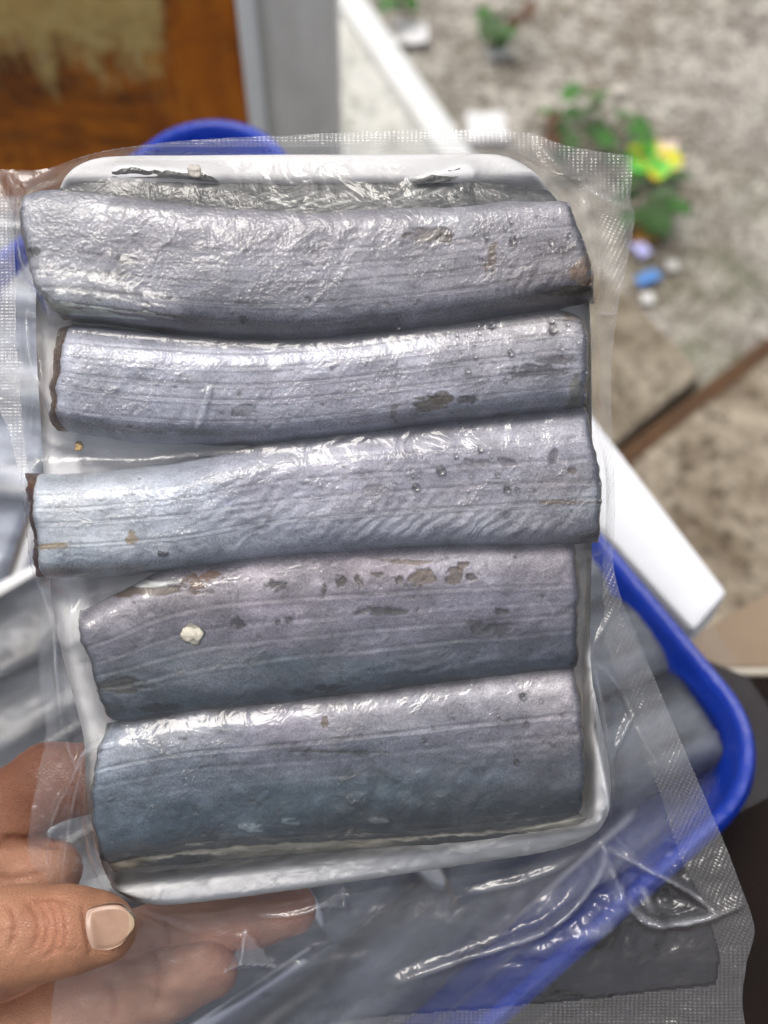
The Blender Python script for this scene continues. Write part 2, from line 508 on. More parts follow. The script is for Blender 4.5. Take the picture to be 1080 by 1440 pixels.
# stone slabs to the right
M_ST1 = mat_stone('beige_stone', srgb(130, 117, 97), srgb(172, 161, 142), srgb(94, 82, 66))
M_ST2 = mat_stone('rough_stone', srgb(118, 103, 84), srgb(182, 170, 150), srgb(64, 52, 40), 0.8)
def traced(pxs, z): return [tuple(G(x, y, z)[:2]) for x, y in pxs]
def slab(name, pxs, z, mat, label, bev, edge=None):
    pts = traced(pxs, z); cx = sum(p[0] for p in pts) / len(pts); cy = sum(p[1] for p in pts) / len(pts)
    o = put(name, tri_fan_prism(name, [(p[0] - cx, p[1] - cy) for p in pts], -0.02, z, mat, bev), None, T(cx, cy, 0))
    return tag(o, label, 'slab', 'stone slabs laid in the yard'), (cx, cy), pts
slab('stone_slab', [(780, 330), (880, 412), (936, 468), (988, 524), (930, 570), (868, 622), (760, 700), (640, 600)], 0.05, M_ST1,
     'smaller beige stone slab with a pointed corner towards the yard', 0.006)
slab('stone_slab', [(868, 668), (960, 590), (1080, 500), (1160, 440), (1320, 640), (1180, 900), (960, 1000), (800, 760)], 0.055, M_ST2,
     'large rough mottled stone slab nearest the white board', 0.008)
# brown lath lying in the joint
p0, p1 = G(850, 668, 0.05), G(1090, 484, 0.05)
dd = (p1 - p0); ln = dd.length; ang = math.atan2(dd.y, dd.x)
lath = put('wooden_lath', boxes('wooden_lath', [((0, 0, 0), (ln, 0.024, 0.02))], mat_plain('rotten_wood', srgb(84, 58, 34), 0.8, 120, 0.8, 0.004, 0.5, 40), 0.003), None,
           T((p0.x + p1.x) / 2, (p0.y + p1.y) / 2, 0.046) @ Matrix.Rotation(ang, 4, 'Z'))
tag(lath, 'thin brown wooden lath lying in the joint between the stone slabs', 'lath')

# dark table, wooden plank and white foam board
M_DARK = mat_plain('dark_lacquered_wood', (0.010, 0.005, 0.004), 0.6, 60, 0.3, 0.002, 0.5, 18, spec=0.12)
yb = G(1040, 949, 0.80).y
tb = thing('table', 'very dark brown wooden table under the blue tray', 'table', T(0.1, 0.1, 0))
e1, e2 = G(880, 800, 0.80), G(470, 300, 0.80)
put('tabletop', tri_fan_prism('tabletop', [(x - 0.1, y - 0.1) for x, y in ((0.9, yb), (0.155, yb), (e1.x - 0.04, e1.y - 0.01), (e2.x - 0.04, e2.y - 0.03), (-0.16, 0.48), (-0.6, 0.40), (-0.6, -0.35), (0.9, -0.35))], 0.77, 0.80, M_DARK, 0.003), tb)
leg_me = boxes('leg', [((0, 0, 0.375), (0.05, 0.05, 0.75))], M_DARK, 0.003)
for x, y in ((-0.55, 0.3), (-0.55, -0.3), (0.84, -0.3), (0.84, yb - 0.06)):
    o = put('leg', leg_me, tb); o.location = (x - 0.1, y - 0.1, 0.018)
M_PLANK = mat_plain('taupe_wood', srgb(150, 130, 108), 0.7, 90, 0.5, 0.002, 0.2, 26)
pl = traced([(972, 892), (1082, 832), (1330, 720), (1330, 938), (1082, 938), (1002, 938), (930, 925)], 0.70)
c0 = (sum(p[0] for p in pl) / len(pl), sum(p[1] for p in pl) / len(pl))
pk = thing('wooden_plank', 'taupe wooden plank with a pale front edge beyond the dark table', 'plank', T(c0[0], c0[1], 0.68))
put('board', tri_fan_prism('board', [(p[0] - c0[0], p[1] - c0[1]) for p in pl], 0.0, 0.02, M_PLANK, 0.002), pk)
ed = traced([(930, 938.5), (1330, 938.5), (1330, 948), (930, 948)], 0.702)
put('front_edge', tri_fan_prism('front_edge', [(p[0] - c0[0], p[1] - c0[1]) for p in ed], -0.004, 0.022, mat_plain('pale_edge', srgb(205, 198, 182), 0.6, 90, 0.3, 0.001, 0.1, 30), 0.0012), pk)
wb = traced([(1024, 832), (976, 886), (560, 430), (640, 330)], 0.825)
c1 = (sum(p[0] for p in wb) / 4, sum(p[1] for p in wb) / 4)
o = put('foam_board', tri_fan_prism('foam_board', [(p[0] - c1[0], p[1] - c1[1]) for p in wb], 0.0, 0.024, mat_plain('white_foam_board', (0.82, 0.83, 0.86), 0.6, 160, 0.25, 0.001, 0.04, 14), 0.003), None, T(c1[0], c1[1], 0.801))
tag(o, 'white foam board lying along the right side of the blue tray', 'board')

# ---- weeds and litter on the ground
def leaf_mesh(name, mat, lobes=5):
    ts = np.linspace(0, 1, 9); V = []; F = []
    for i, t in enumerate(ts):
        w = 0.46 * (math.sin(math.pi * min(1, (t * 1.0 + 0.03)) ** 0.72) ** 0.9) * (1 + 0.14 * math.cos(i * 2.9))
        z = 0.18 * t - 0.30 * t * t
        V += [(-w, t, z + 0.10 * w), (0, t, z), (w, t, z + 0.10 * w)]
        if i: k = 3 * i; F += [(k - 3, k - 2, k + 1, k), (k - 2, k - 1, k + 2, k + 1)]
    return mesh(name, V, F, mat)
def mat_leaf(name, a, b):
    g = N(name); v = g.obj(); f = g.noise(v, 3.0, 4)
    rnd = g.n('ObjectInfo').outputs['Random']
    c = g.mixc(f, a, b); c = g.mixc(g.math('MULTIPLY', rnd, 0.5), c, b)
    s1 = g.pbr(col=c, rough=0.5); tl = g.n('BsdfTranslucent', {0: c}).outputs[0]
    return g.surf(g.n('MixShader', {0: 0.25, 1: s1, 2: tl}).outputs[0])
LG = leaf_mesh('leaf', mat_leaf('weed_leaf', (0.035, 0.13, 0.02), (0.09, 0.24, 0.05)))
LD = leaf_mesh('leaf', mat_leaf('dark_weed_leaf', (0.03, 0.085, 0.02), (0.07, 0.15, 0.04)))
LB = leaf_mesh('leaf', mat_leaf('dry_leaf', (0.10, 0.05, 0.03), (0.16, 0.09, 0.05)))
M_STEM = mat_plain('weed_stem', (0.08, 0.13, 0.04), 0.6)
def weed(cx, cy, leaves, label, size):
    o0 = G(cx, cy, 0.0); t = thing('weed', label, 'weed', T(o0.x, o0.y, 0.0), 'weeds in the yard')
    V = []; F = []
    for (x, y, k, sz) in leaves:
        h = random.uniform(0.02, 0.075); p = G(x, y, h) - Vector((o0.x, o0.y, 0))
        lf = put('leaf', (LG, LD, LB)[k], t)
        dirn = math.atan2(p.y, p.x) + random.uniform(-0.7, 0.7) - math.pi / 2
        lf.matrix_local = T(p.x, p.y, h) @ Matrix.Rotation(dirn, 4, 'Z') @ Matrix.Rotation(random.uniform(-0.5, 0.35), 4, 'X') @ Matrix.Rotation(random.uniform(-0.5, 0.5), 4, 'Y') @ Matrix.Scale(sz * size, 4)
        b0 = len(V)
        for s_, r_ in ((0, 0.0022), (0.5, 0.0018), (1, 0.0014)):
            c = Vector((p.x * s_, p.y * s_, h * math.sin(s_ * math.pi / 2)))
            for q_ in range(5): V.append(tuple(c + Vector((r_ * math.cos(q_ * 1.257), r_ * math.sin(q_ * 1.257), 0))))
        for s_ in range(2):
            for q_ in range(5):
                i0 = b0 + s_ * 5
                F.append((i0 + q_, i0 + (q_ + 1) % 5, i0 + 5 + (q_ + 1) % 5, i0 + 5 + q_))
    put('stems', mesh('stems', V, F, M_STEM), t)
weed(850, 200, [(808, 140, 0, 1.0), (842, 138, 0, 1.2), (838, 155, 0, 1.1), (872, 165, 0, 1.3), (882, 180, 0, 1.2), (862, 190, 0, 1.0), (778, 162, 0, 1.0), (800, 180, 0, 0.9),
                 (790, 168, 2, 0.9), (812, 190, 1, 1.1), (850, 178, 1, 1.0), (808, 205, 1, 1.1), (790, 195, 2, 0.9), (892, 170, 0, 0.9), (860, 215, 1, 1.0), (820, 160, 1, 1.0)],
     'bright green leafy weed above the crumpled wrapper', 0.036)
weed(920, 275, [(905, 250, 1, 1.2), (930, 262, 1, 1.2), (942, 285, 0, 1.0), (918, 285, 1, 1.3), (938, 272, 1, 1.2), (900, 270, 1, 1.2), (896, 295, 1, 1.1), (925, 300, 1, 1.0), (935, 250, 1, 1.1)],
     'dark green low weed under the crumpled wrapper', 0.036)
weed(700, 30, [(690, 14, 0, 0.9), (702, 28, 1, 1.1), (712, 40, 0, 0.9), (728, 18, 2, 1.0), (735, 10, 2, 0.9), (688, 34, 1, 0.9), (708, 48, 1, 0.9), (695, 24, 1, 1.0), (718, 22, 2, 0.8)],
     'small weed with some reddish leaves near the top edge', 0.032)
weed(560, 4, [(552, -4, 0, 1.0), (566, 2, 1, 1.0), (574, -8, 0, 1.0), (545, 6, 1, 0.8)], 'little weed beside the white step, at the top edge', 0.03)

def scrap(name, px, py, size, cols, label, cat, seed, flat=0.35, asp=1.0, rot=0.0):
    n = 14; rs = np.random.RandomState(seed)
    u = np.linspace(-1, 1, n); U, Vv = np.meshgrid(u, u, indexing='ij')
    h = fbm(U * 1.6 + seed, Vv * 1.6, seed, 4, 0.6) * 2.2 * flat
    x = U * (1 + 0.35 * fbm(Vv * 1.2, U * 0.7 + 5, seed + 3)) * asp; y = Vv * (1 + 0.35 * fbm(U * 1.2, Vv * 0.7, seed + 4))
    h = (h - h.min()) * 0.45 + 0.04
    V = np.stack([x.ravel() * size, y.ravel() * size, h.ravel() * size], 1)
    c = np.zeros((n * n, 3)); k = fbm(U * 1.1, Vv * 1.1, seed + 9, 2).ravel() * 2 + 0.5
    for i, cc in enumerate(cols):
        m = (k >= i / len(cols)); c[m] = cc
    c[k < 0] = cols[0]
    Vb = V.copy(); Vb[:, 2] -= 0.0012
    F = grid_faces(n, n)[:, ::-1]
    F = np.concatenate([F, F[:, ::-1] + n * n])
    ii = np.arange(n * n).reshape(n, n); rim = np.concatenate([ii[:, 0], ii[-1, 1:], ii[-2::-1, -1], ii[0, -2:0:-1]])
    r2 = np.roll(rim, -1); F = np.concatenate([F, np.stack([rim, r2, r2 + n * n, rim + n * n], 1)])
    p = G(px, py, 0.01)
    o = put(name, mesh(name, np.concatenate([V, Vb]), F, M_LIT, True, {'tone': np.concatenate([c, c])}), None, T(p.x, p.y, 0.0) @ Matrix.Rotation(rot, 4, 'Z'))
    return tag(o, label, cat)
M_LIT = mat_tone('litter_print', 0.4, 60, 0.3, 0.001)
WH = (0.78, 0.78, 0.78)
scrap('paper_scrap', 685, 172, 0.028, [WH], 'white scrap of paper just above the top edge of the held bag', 'litter', 3, 0.5)
scrap('paper_scrap', 577, 42, 0.026, [WH, (0.6, 0.58, 0.55)], 'white crumpled scrap beside the pale step', 'litter', 5, 0.6)
scrap('plastic_strip', 702, 68, 0.008, [(0.6, 0.6, 0.58)], 'thin pale strip lying below the reddish weed', 'litter', 6, 0.3, 2.6, 0.2)
scrap('plastic_strip', 873, 118, 0.006, [(0.6, 0.56, 0.48)], 'faint tan strip lying above the green weed', 'litter', 16, 0.3, 2.2, 0.1)
scrap('snack_wrapper', 920, 224, 0.036, [srgb(90, 190, 60), srgb(110, 200, 70), srgb(225, 205, 60), srgb(235, 215, 205)], 'crumpled green, yellow and pink snack wrapper among the weeds', 'wrapper', 11, 0.9)
scrap('plastic_strip', 903, 343, 0.014, [srgb(190, 190, 240)], 'lilac plastic strip lying under the weeds', 'litter', 8, 0.4, 0.7, 0.5)
scrap('plastic_strip', 913, 383, 0.009, [srgb(90, 140, 205)], 'blue plastic strip lying beside the held bag', 'litter', 9, 0.3, 1.9, 0.5)
scrap('dry_leaf', 908, 322, 0.016, [srgb(176, 128, 58)], 'small tan dry leaf above the lilac strip', 'leaf', 13, 0.4)
scrap('paper_scrap', 947, 366, 0.008, [WH, (0.66, 0.65, 0.6)], 'small whitish fleck right of the lilac strip', 'litter', 14, 0.4)
scrap('paper_scrap', 912, 412, 0.008, [WH, (0.66, 0.65, 0.6)], 'small whitish fleck below the blue strip', 'litter', 15, 0.4)

# ------------------------------------------------------------------ blue plastic tray
ZR = 0.86
qc = [G(322, 112, ZR), G(1122, 1072, ZR), G(120, 1960, ZR), G(-430, 660, ZR)]
def rounded(corners, r, n=12):
    out = []
    k = len(corners)
    for i in range(k):
        p = Vector(corners[i][:2]); a_ = (Vector(corners[i - 1][:2]) - p).normalized(); b_ = (Vector(corners[(i + 1) % k][:2]) - p).normalized()
        half = math.acos(max(-1, min(1, a_.dot(b_)))) / 2
        t = r / math.tan(half); c = p + (a_ + b_).normalized() * (r / math.sin(half))
        s_ = p + a_ * t; e_ = p + b_ * t
        a0 = math.atan2(*(s_ - c).yx); a1 = math.atan2(*(e_ - c).yx)
        while a1 - a0 > math.pi: a1 -= 2 * math.pi
        while a1 - a0 < -math.pi: a1 += 2 * math.pi
        for j in range(n + 1):
            w = a0 + (a1 - a0) * j / n
            out.append(((c.x + r * math.cos(w), c.y + r * math.sin(w)), (math.cos(w), math.sin(w))))
    return out
rr = rounded(qc, 0.04)
cen = sum((Vector(p[0]) for p in rr), Vector((0, 0))) / len(rr)
prof = [(0.014, -0.050), (0.003, -0.014), (0.000, -0.012), (0.0, -0.004), (0.0015, -0.001), (0.0022, 0.0), (0.0045, 0.0), (0.0060, -0.0012), (0.0070, -0.004), (0.017, -0.042), (0.021, -0.046)]
V = []; F = []
m_ = len(rr)
for off, z in prof:
    for (p, nn) in rr: V.append((p[0] - nn[0] * off - cen.x, p[1] - nn[1] * off - cen.y, z + 0.05))
for i in range(len(prof) - 1):
    for j in range(m_):
        j2 = (j + 1) % m_
        F.append((i * m_ + j, i * m_ + j2, (i + 1) * m_ + j2, (i + 1) * m_ + j))
F.append(tuple(range((len(prof) - 1) * m_, len(prof) * m_)))
F.append(tuple(range(0, m_))[::-1])
M_BLUE = mat_plain('blue_plastic', (0.003, 0.034, 0.36), 0.36, 160, 0.4, 0.002, 0.28, 60)
tray_b = put('blue_tray', mesh('blue_tray', V, F, M_BLUE, False), None, T(cen.x, cen.y, ZR - 0.05))
md = tray_b.modifiers.new('n', 'EDGE_SPLIT'); md.split_angle = R(50)
for p_ in tray_b.data.polygons: p_.use_smooth = True
tag(tray_b, 'bright blue plastic tray with rounded corners under the held pack', 'tray')

# ------------------------------------------------------------------ fish
def coons(top, bot, lef, rig, nu, nv, vt):
    t = curve(top, nu); b = curve(bot, nu)
    l = curve(lef, 200); r = curve(rig, 200)
    s_ = np.linspace(0, 1, 200)
    lv = np.stack([np.interp(vt, s_, l[:, i]) for i in (0, 1)], 1); rv = np.stack([np.interp(vt, s_, r[:, i]) for i in (0, 1)], 1)
    u = np.linspace(0, 1, nu)[:, None, None]; v = vt[None, :, None]
    return ((1 - v) * t[:, None] + v * b[:, None] + (1 - u) * lv[None] + u * rv[None]
            - ((1 - u) * (1 - v) * t[0] + u * (1 - v) * t[-1] + (1 - u) * v * b[0] + u * v * b[-1]))

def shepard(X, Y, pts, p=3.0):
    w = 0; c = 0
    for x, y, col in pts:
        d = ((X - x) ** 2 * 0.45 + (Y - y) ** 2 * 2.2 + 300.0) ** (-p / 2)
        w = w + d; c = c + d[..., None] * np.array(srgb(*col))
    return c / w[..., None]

RASTER = []     # fish surfaces for draping the film

def make_fish(name, label, group, top, bot, lef, rig, H, ridges, tones, tears=(), wrinkles=(), seed=1, nu=430, nv=112, zb=-0.004,
              cutl=(70, 42, 26), cutr=(150, 140, 128), lw=8, rw=5, fold=(), pn=10.0, gain=1.16, dip=0.0, flat=0.38, gam=1.0):
    t_ = np.linspace(0, 1, nv); vt = 0.35 * t_ + 0.65 * (0.5 - 0.5 * np.cos(np.pi * t_))
    P = coons(top, bot, lef, rig, nu, nv, vt)
    X, Y = P[..., 0], P[..., 1]
    u = np.linspace(0, 1, nu)[:, None] * np.ones((1, nv)); v = vt[None, :] * np.ones((nu, 1))
    # uneven outline where the skin was cut
    edge = np.minimum(np.minimum(u * 800, (1 - u) * 800), 60) / 60
    X = X + (1 - ss(0, 0.5, edge)) * 9 * fbm(Y / 20, X * 0 + seed, seed + 30, 4)
    Y = Y + (ss(0.12, 0, np.minimum(v, 1 - v))) * 7 * fbm(X / 45, Y * 0 + seed, seed + 31, 4)
    q = np.abs(2 * v - 1)
    prof = np.clip(1 - q ** pn, 0, 1) ** 0.5
    e = np.clip(np.minimum(u, 1 - u) * 780 / 9, 0, 1)
    prof = prof * (0.90 + 0.10 * np.sqrt(1 - (1 - e) ** 2))
    H = H + 0.0014
    z = zb + H * (0.94 * prof + 0.06 * np.clip(1 - q ** 2, 0, 1) ** 0.5) * (1 + 0.10 * fbm(X / 220, Y / 400, seed))
    fade = ss(0.0, 0.15, np.minimum(v, 1 - v))
    z = z - dip * np.exp(-(v / 0.16) ** 2)
    rel = np.zeros_like(z); lines = np.zeros_like(z)
    for (v0, v1, amp, wd) in [(a_, b_, 1.25 * c_, 0.62 * d_) for a_, b_, c_, d_ in ridges]:          # lengthwise grooves, each wandering a little
        vc = v0 + (v1 - v0) * u + 0.022 * fbm(u * 5, u * 0 + v0 * 31, seed + 3, 3)
        k = (v - vc) / wd
        lines = np.maximum(lines, np.exp(-k * k) * min(1, amp / 0.0005) * np.clip(0.7 + 1.6 * fbm(u * 9, v0 * 50 + u * 0, seed + 6, 3), 0, 1))
        rel += -amp * np.exp(-k * k) * (0.75 + 0.9 * (fbm(u * 7, v0 * 40 + u * 0, seed + 5, 3) + 0.25)) + 0.55 * amp * np.exp(-(k - 1.8) ** 2)
    rel += 0.0006 * fbm(X / 110, Y / 60, seed + 1, 3) + 0.00032 * fbm(X / 24, Y / 20, seed + 2, 3) + 0.00016 * fbm(X / 8, Y / 7, seed + 8, 2)
    for (x0, y0, rx, ry, angd, wl, amp) in wrinkles:   # patches of slanting muscle wrinkles
        m = np.exp(-((X - x0) / rx) ** 2 - ((Y - y0) / ry) ** 2)
        ca, sa = math.cos(R(angd)), math.sin(R(angd))
        ph = (X * ca + Y * sa) / wl * 2 * np.pi + 8.0 * fbm(X / 46, Y / 30, seed + 7, 3)
        rel += amp * m * (np.sin(ph) ** 3 * 0.6 + 0.4 * np.sin(ph))
    tear = np.zeros_like(z); dark = np.zeros_like(z)
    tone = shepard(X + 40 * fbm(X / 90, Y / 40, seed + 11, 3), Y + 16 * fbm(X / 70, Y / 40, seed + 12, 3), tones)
    tone = tone * (1 - flat) + flat * tone.mean((0, 1))  # pigment tones with some lower-edge shading in them, partly evened out
    for (x0, y0, rx, ry, col, dep) in tears:           # torn spots: silver gone, a little sunken or proud
        w = ((X - x0) / rx) ** 2 + ((Y - y0) / ry) ** 2 + 4.6 * fbm(X / (0.75 * rx + 3) + Y / 40, Y / (0.7 * ry + 2), seed + int(x0), 5, 0.6)
        m = 0.88 * ss(1.3, 0.6, w)
        tear = np.maximum(tear, m)
        rel -= dep * m - 0.5 * abs(dep) * np.exp(-((w - 1.5) / 0.5) ** 2) * 0.5
        tone = tone * (1 - m[..., None]) + np.array(srgb(*col)) * m[..., None]
    tone = tone * (1 - 0.20 * lines[..., None] * np.array([0.9, 1.0, 1.15]))
    # a scatter of small nicks
    nk = ss(0.30, 0.36, fbm(X / 13, Y / 8, seed + 21, 3) + 0.10 * fbm(X / 120, Y / 60, seed + 22, 2))
    tear = np.maximum(tear, nk * 0.8); rel -= 0.0003 * nk
    tone = tone * (1 - 0.55 * nk[..., None]) + np.array(srgb(92, 88, 88)) * 0.55 * nk[..., None]
    # long pale scratches of rubbed silver
    stn = fbm(X / 70 + Y / 60, Y / 4.5 - X / 95, seed + 15, 4)
    tone = tone * (1 + 0.12 * stn + 0.8 * fbm(X / 45, Y / 32, seed + 16, 5, 0.62))[..., None]
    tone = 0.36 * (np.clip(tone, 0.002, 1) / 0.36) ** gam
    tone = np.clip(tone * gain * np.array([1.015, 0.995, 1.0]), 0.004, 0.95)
    z = z + rel * (0.25 + 0.75 * fade)
    k = (D - 0.0095) / D * PX
    XX, YY = (X - 540) * k, (720 - Y) * k
    RASTER.append((XX, YY, z))
    cx, cy = float(XX.mean()), float(YY.mean())
    th = thing(name, label, 'fish piece', PACK @ T(cx, cy, zb), group)
    V = np.stack([XX - cx, YY - cy, z - zb], -1).reshape(-1, 3)
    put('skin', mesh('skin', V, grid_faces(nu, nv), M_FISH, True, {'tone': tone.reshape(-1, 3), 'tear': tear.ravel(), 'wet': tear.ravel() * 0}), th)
    for side, w_, col in ((0, lw, cutl), (-1, rw, cutr)):
        rowsV = []; rowsC = []
        pr = np.stack([XX[side] - cx, YY[side] - cy, z[side] - zb], 1)
        sgn = -1 if side == 0 else 1
        for j, s_ in enumerate(np.linspace(0, 1, 7)):
            o = pr.copy()
            o[:, 2] = pr[:, 2] * (1 - s_) - 0.0002 + (0.0004 if j == 0 else 0)
            o[:, 0] += sgn * ((w_ + (13 if side == 0 else 5)) * PX * (s_ ** 0.7) * (1 + 0.45 * fbm(vt * 9, vt * 0 + j * 0.3, seed + 40, 3)) + (0.0 if j else -0.0002))
            if j == 0: o[:, 2] -= 0.0003
            c = np.array(srgb(*col)) * (1 + 1.2 * fbm(vt * 20, vt * 0 + s_ * 3, seed + 41, 4))[:, None]
            mid = np.exp(-((vt - 0.5) / 0.12) ** 2)[:, None] * (0.15 if side == 0 else 0.05)
            c = c * (1 - mid) + np.array(srgb(96, 30, 18)) * mid
            rowsV.append(o); rowsC.append(np.clip(c, 0.003, 0.9))
        Vv = np.concatenate(rowsV); F = grid_faces(7, nv)
        if side == 0: F = F[:, ::-1]
        put('cut_face', mesh('cut_face', Vv, F, M_CUT, True, {'tone': np.concatenate(rowsC)}), th)
        RASTER.append((Vv[:, 0].reshape(7, nv) + cx, Vv[:, 1].reshape(7, nv) + cy, Vv[:, 2].reshape(7, nv) + zb))
    return th, (cx, cy)

def add_strip(th, cxy, name, upper, lower, z0, z1, fn, mat, nu=320, nv=26, zb=-0.001, seed=1, label=None):
    """a thin strip (fin, membrane) between two traced lines, wavy, with its own colours; real thickness"""
    a_, b_ = curve(upper, nu), curve(lower, nu)
    v = np.linspace(0, 1, nv)[None, :, None]
    P = a_[:, None] * (1 - v) + b_[:, None] * v
    X, Y = P[..., 0], P[..., 1]; vv = v[..., 0] * np.ones((nu, 1)); uu = np.linspace(0, 1, nu)[:, None] * np.ones((1, nv))
    if name == 'fin' and Y.mean() < 400: Y = Y + 6
    Y = Y + (1 - vv) * 9 * fbm(X / 16, X * 0, seed, 4) * ss(0, 0.05, np.minimum(uu, 1 - uu))
    z = z0 + (z1 - z0) * vv + 0.0009 * fbm(X / 30, Y / 12, seed + 1, 3)
    col, rel = fn(X, Y, uu, vv)
    z = z + rel
    k = (D - 0.004) / D * PX
    XX, YY = (X - 540) * k, (720 - Y) * k
    RASTER.append((XX, YY, z))
    V = np.stack([XX - cxy[0], YY - cxy[1], z - zb], -1).reshape(-1, 3)
    Vb = V.copy(); Vb[:, 2] -= 0.0008
    F = grid_faces(nu, nv)
    o = put(name, mesh(name, np.concatenate([V, Vb]), np.concatenate([F, F[:, ::-1] + nu * nv]), mat, True, {'tone': np.clip(np.concatenate([col.reshape(-1, 3)] * 2), 0.003, 0.9)}), th)
    if label: o['label'] = label
    return o

GRP = 'fish pieces in the held pack'
f1, c_1 = make_fish('fish_piece', 'topmost silver fish piece, curved, with a fin along its upper edge', GRP,
    [(34, 262), (75, 256), (150, 265), (225, 273), (300, 281), (400, 287), (470, 288), (540, 285), (640, 281), (720, 275), (797, 274)],
    [(84, 440), (150, 448), (200, 455), (280, 466), (350, 471), (425, 473), (540, 465), (620, 457), (690, 446), (770, 430), (838, 414)],
    [(34, 262), (30, 300), (36, 350), (48, 395), (84, 440)], [(797, 274), (810, 310), (824, 355), (838, 414)],
    0.0142, [(0.50, 0.45, 0.00030, 0.018), (0.62, 0.58, 0.00035, 0.02), (0.76, 0.74, 0.0004, 0.022), (0.90, 0.88, 0.0003, 0.02), (0.40, 0.33, 0.0002, 0.014)],
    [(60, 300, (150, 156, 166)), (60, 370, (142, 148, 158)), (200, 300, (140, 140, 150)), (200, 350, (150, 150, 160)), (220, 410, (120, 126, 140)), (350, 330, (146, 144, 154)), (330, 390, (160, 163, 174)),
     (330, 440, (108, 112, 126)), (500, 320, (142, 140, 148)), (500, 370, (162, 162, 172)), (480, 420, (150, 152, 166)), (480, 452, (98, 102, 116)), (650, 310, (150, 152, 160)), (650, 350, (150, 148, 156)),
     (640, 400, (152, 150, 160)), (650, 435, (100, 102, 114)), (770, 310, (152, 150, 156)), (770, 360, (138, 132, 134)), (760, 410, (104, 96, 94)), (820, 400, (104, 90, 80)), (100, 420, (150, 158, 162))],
    [(605, 333, 34, 10, (120, 112, 106), 0.0006), (625, 338, 10, 7, (80, 74, 66), 0.0008), (52, 356, 7, 6, (70, 72, 66), 0.0004), (690, 360, 8, 26, (112, 98, 84), 0.0002), (818, 385, 14, 20, (140, 116, 92), 0.0),
     (795, 408, 40, 7, (92, 82, 76), 0.0002), (795, 355, 18, 7, (100, 98, 98), 0.0002), (342, 451, 6, 4, (40, 46, 46), 0.0003), (180, 368, 16, 5, (108, 112, 120), 0.0003), (435, 422, 7, 4, (70, 74, 82), 0.0002)],
    [(770, 400, 70, 26, 20, 16, 0.0004), (460, 330, 60, 30, 40, 36, 0.0004)], seed=11, cutl=(150, 148, 144), lw=2, flat=0.5)
def fin1(X, Y, u, v):
    rays = np.sin((X * 0.62 + Y * 1.5) / 3.1 + 7 * fbm(X / 50, Y / 60, 71, 3)) * (0.6 + 1.2 * fbm(X / 30, Y / 9, 77, 3))
    r = ss(0.15, 0.8, rays) * ss(0.1, 0.4, v) * ss(0.25, 0.45, u) * ss(0.85, 0.7, u)
    dk = np.maximum(ss(0.34, 0.02, v + 0.5 * fbm(X / 30, Y / 10, 72, 4)), ss(0.72, 0.98, v + 0.3 * fbm(X / 14, Y / 8, 74, 3)))
    c = np.array(srgb(66, 68, 68))[None, None] * (1 + 1.2 * fbm(X / 30, Y / 7, 73, 4))[..., None]
    c = c * (1 - 0.7 * r[..., None]) + np.array(srgb(206, 210, 206)) * 0.7 * r[..., None]
    c = c * (1 - dk[..., None]) + np.array(srgb(50, 52, 52)) * dk[..., None]
    return c, 0.00012 * r - 0.0002 * dk
add_strip(f1, c_1, 'fin', [(120, 250), (160, 240), (215, 239), (262, 247), (330, 251), (420, 254), (520, 251), (580, 248), (640, 250), (720, 256), (770, 262)],
          [(60, 270), (150, 280), (225, 289), (300, 297), (400, 303), (480, 304), (560, 300), (640, 298), (720, 292), (790, 291)], 0.0076, 0.0096, fin1, M_FIN, seed=21)
def flapdark(X, Y, u, v):
    c = np.array(srgb(44, 44, 42))[None, None] * (1 + 1.6 * fbm(X / 12, Y / 4, 75, 4))[..., None]
    return c, X * 0
add_strip(f1, c_1, 'fin', [(575, 250), (610, 244), (640, 236), (659, 233)], [(590, 256), (625, 252), (648, 243), (660, 236)], 0.0092, 0.0092, flapdark, M_FIN, nu=60, nv=10, seed=22, label='dark torn sliver of fin lying on the foam rim')
add_strip(f1, c_1, 'fin', [(160, 239), (190, 236), (230, 238), (262, 240), (300, 246)], [(160, 246), (200, 247), (240, 248), (275, 250), (310, 253)], 0.0094, 0.0090, flapdark, M_FIN, nu=80, nv=10, seed=23, label='dark frayed fin tip on the foam rim')
def belly(X, Y, u, v):
    c = np.array(srgb(186, 196, 196))[None, None] * (1 + 0.9 * fbm(X / 30, Y / 6, 76, 4))[..., None]
    return c, 0.0020 * np.sin(np.pi * v) * ss(0, 0.1, np.minimum(u, 1 - u))
add_strip(f1, c_1, 'belly_flap', [(60, 392), (84, 410), (115, 411), (160, 418), (205, 432), (262, 449)], [(74, 425), (84, 442), (130, 447), (175, 450), (215, 454), (264, 452)], 0.0126, 0.0108, belly, M_CUT, nu=160, nv=24, seed=24)

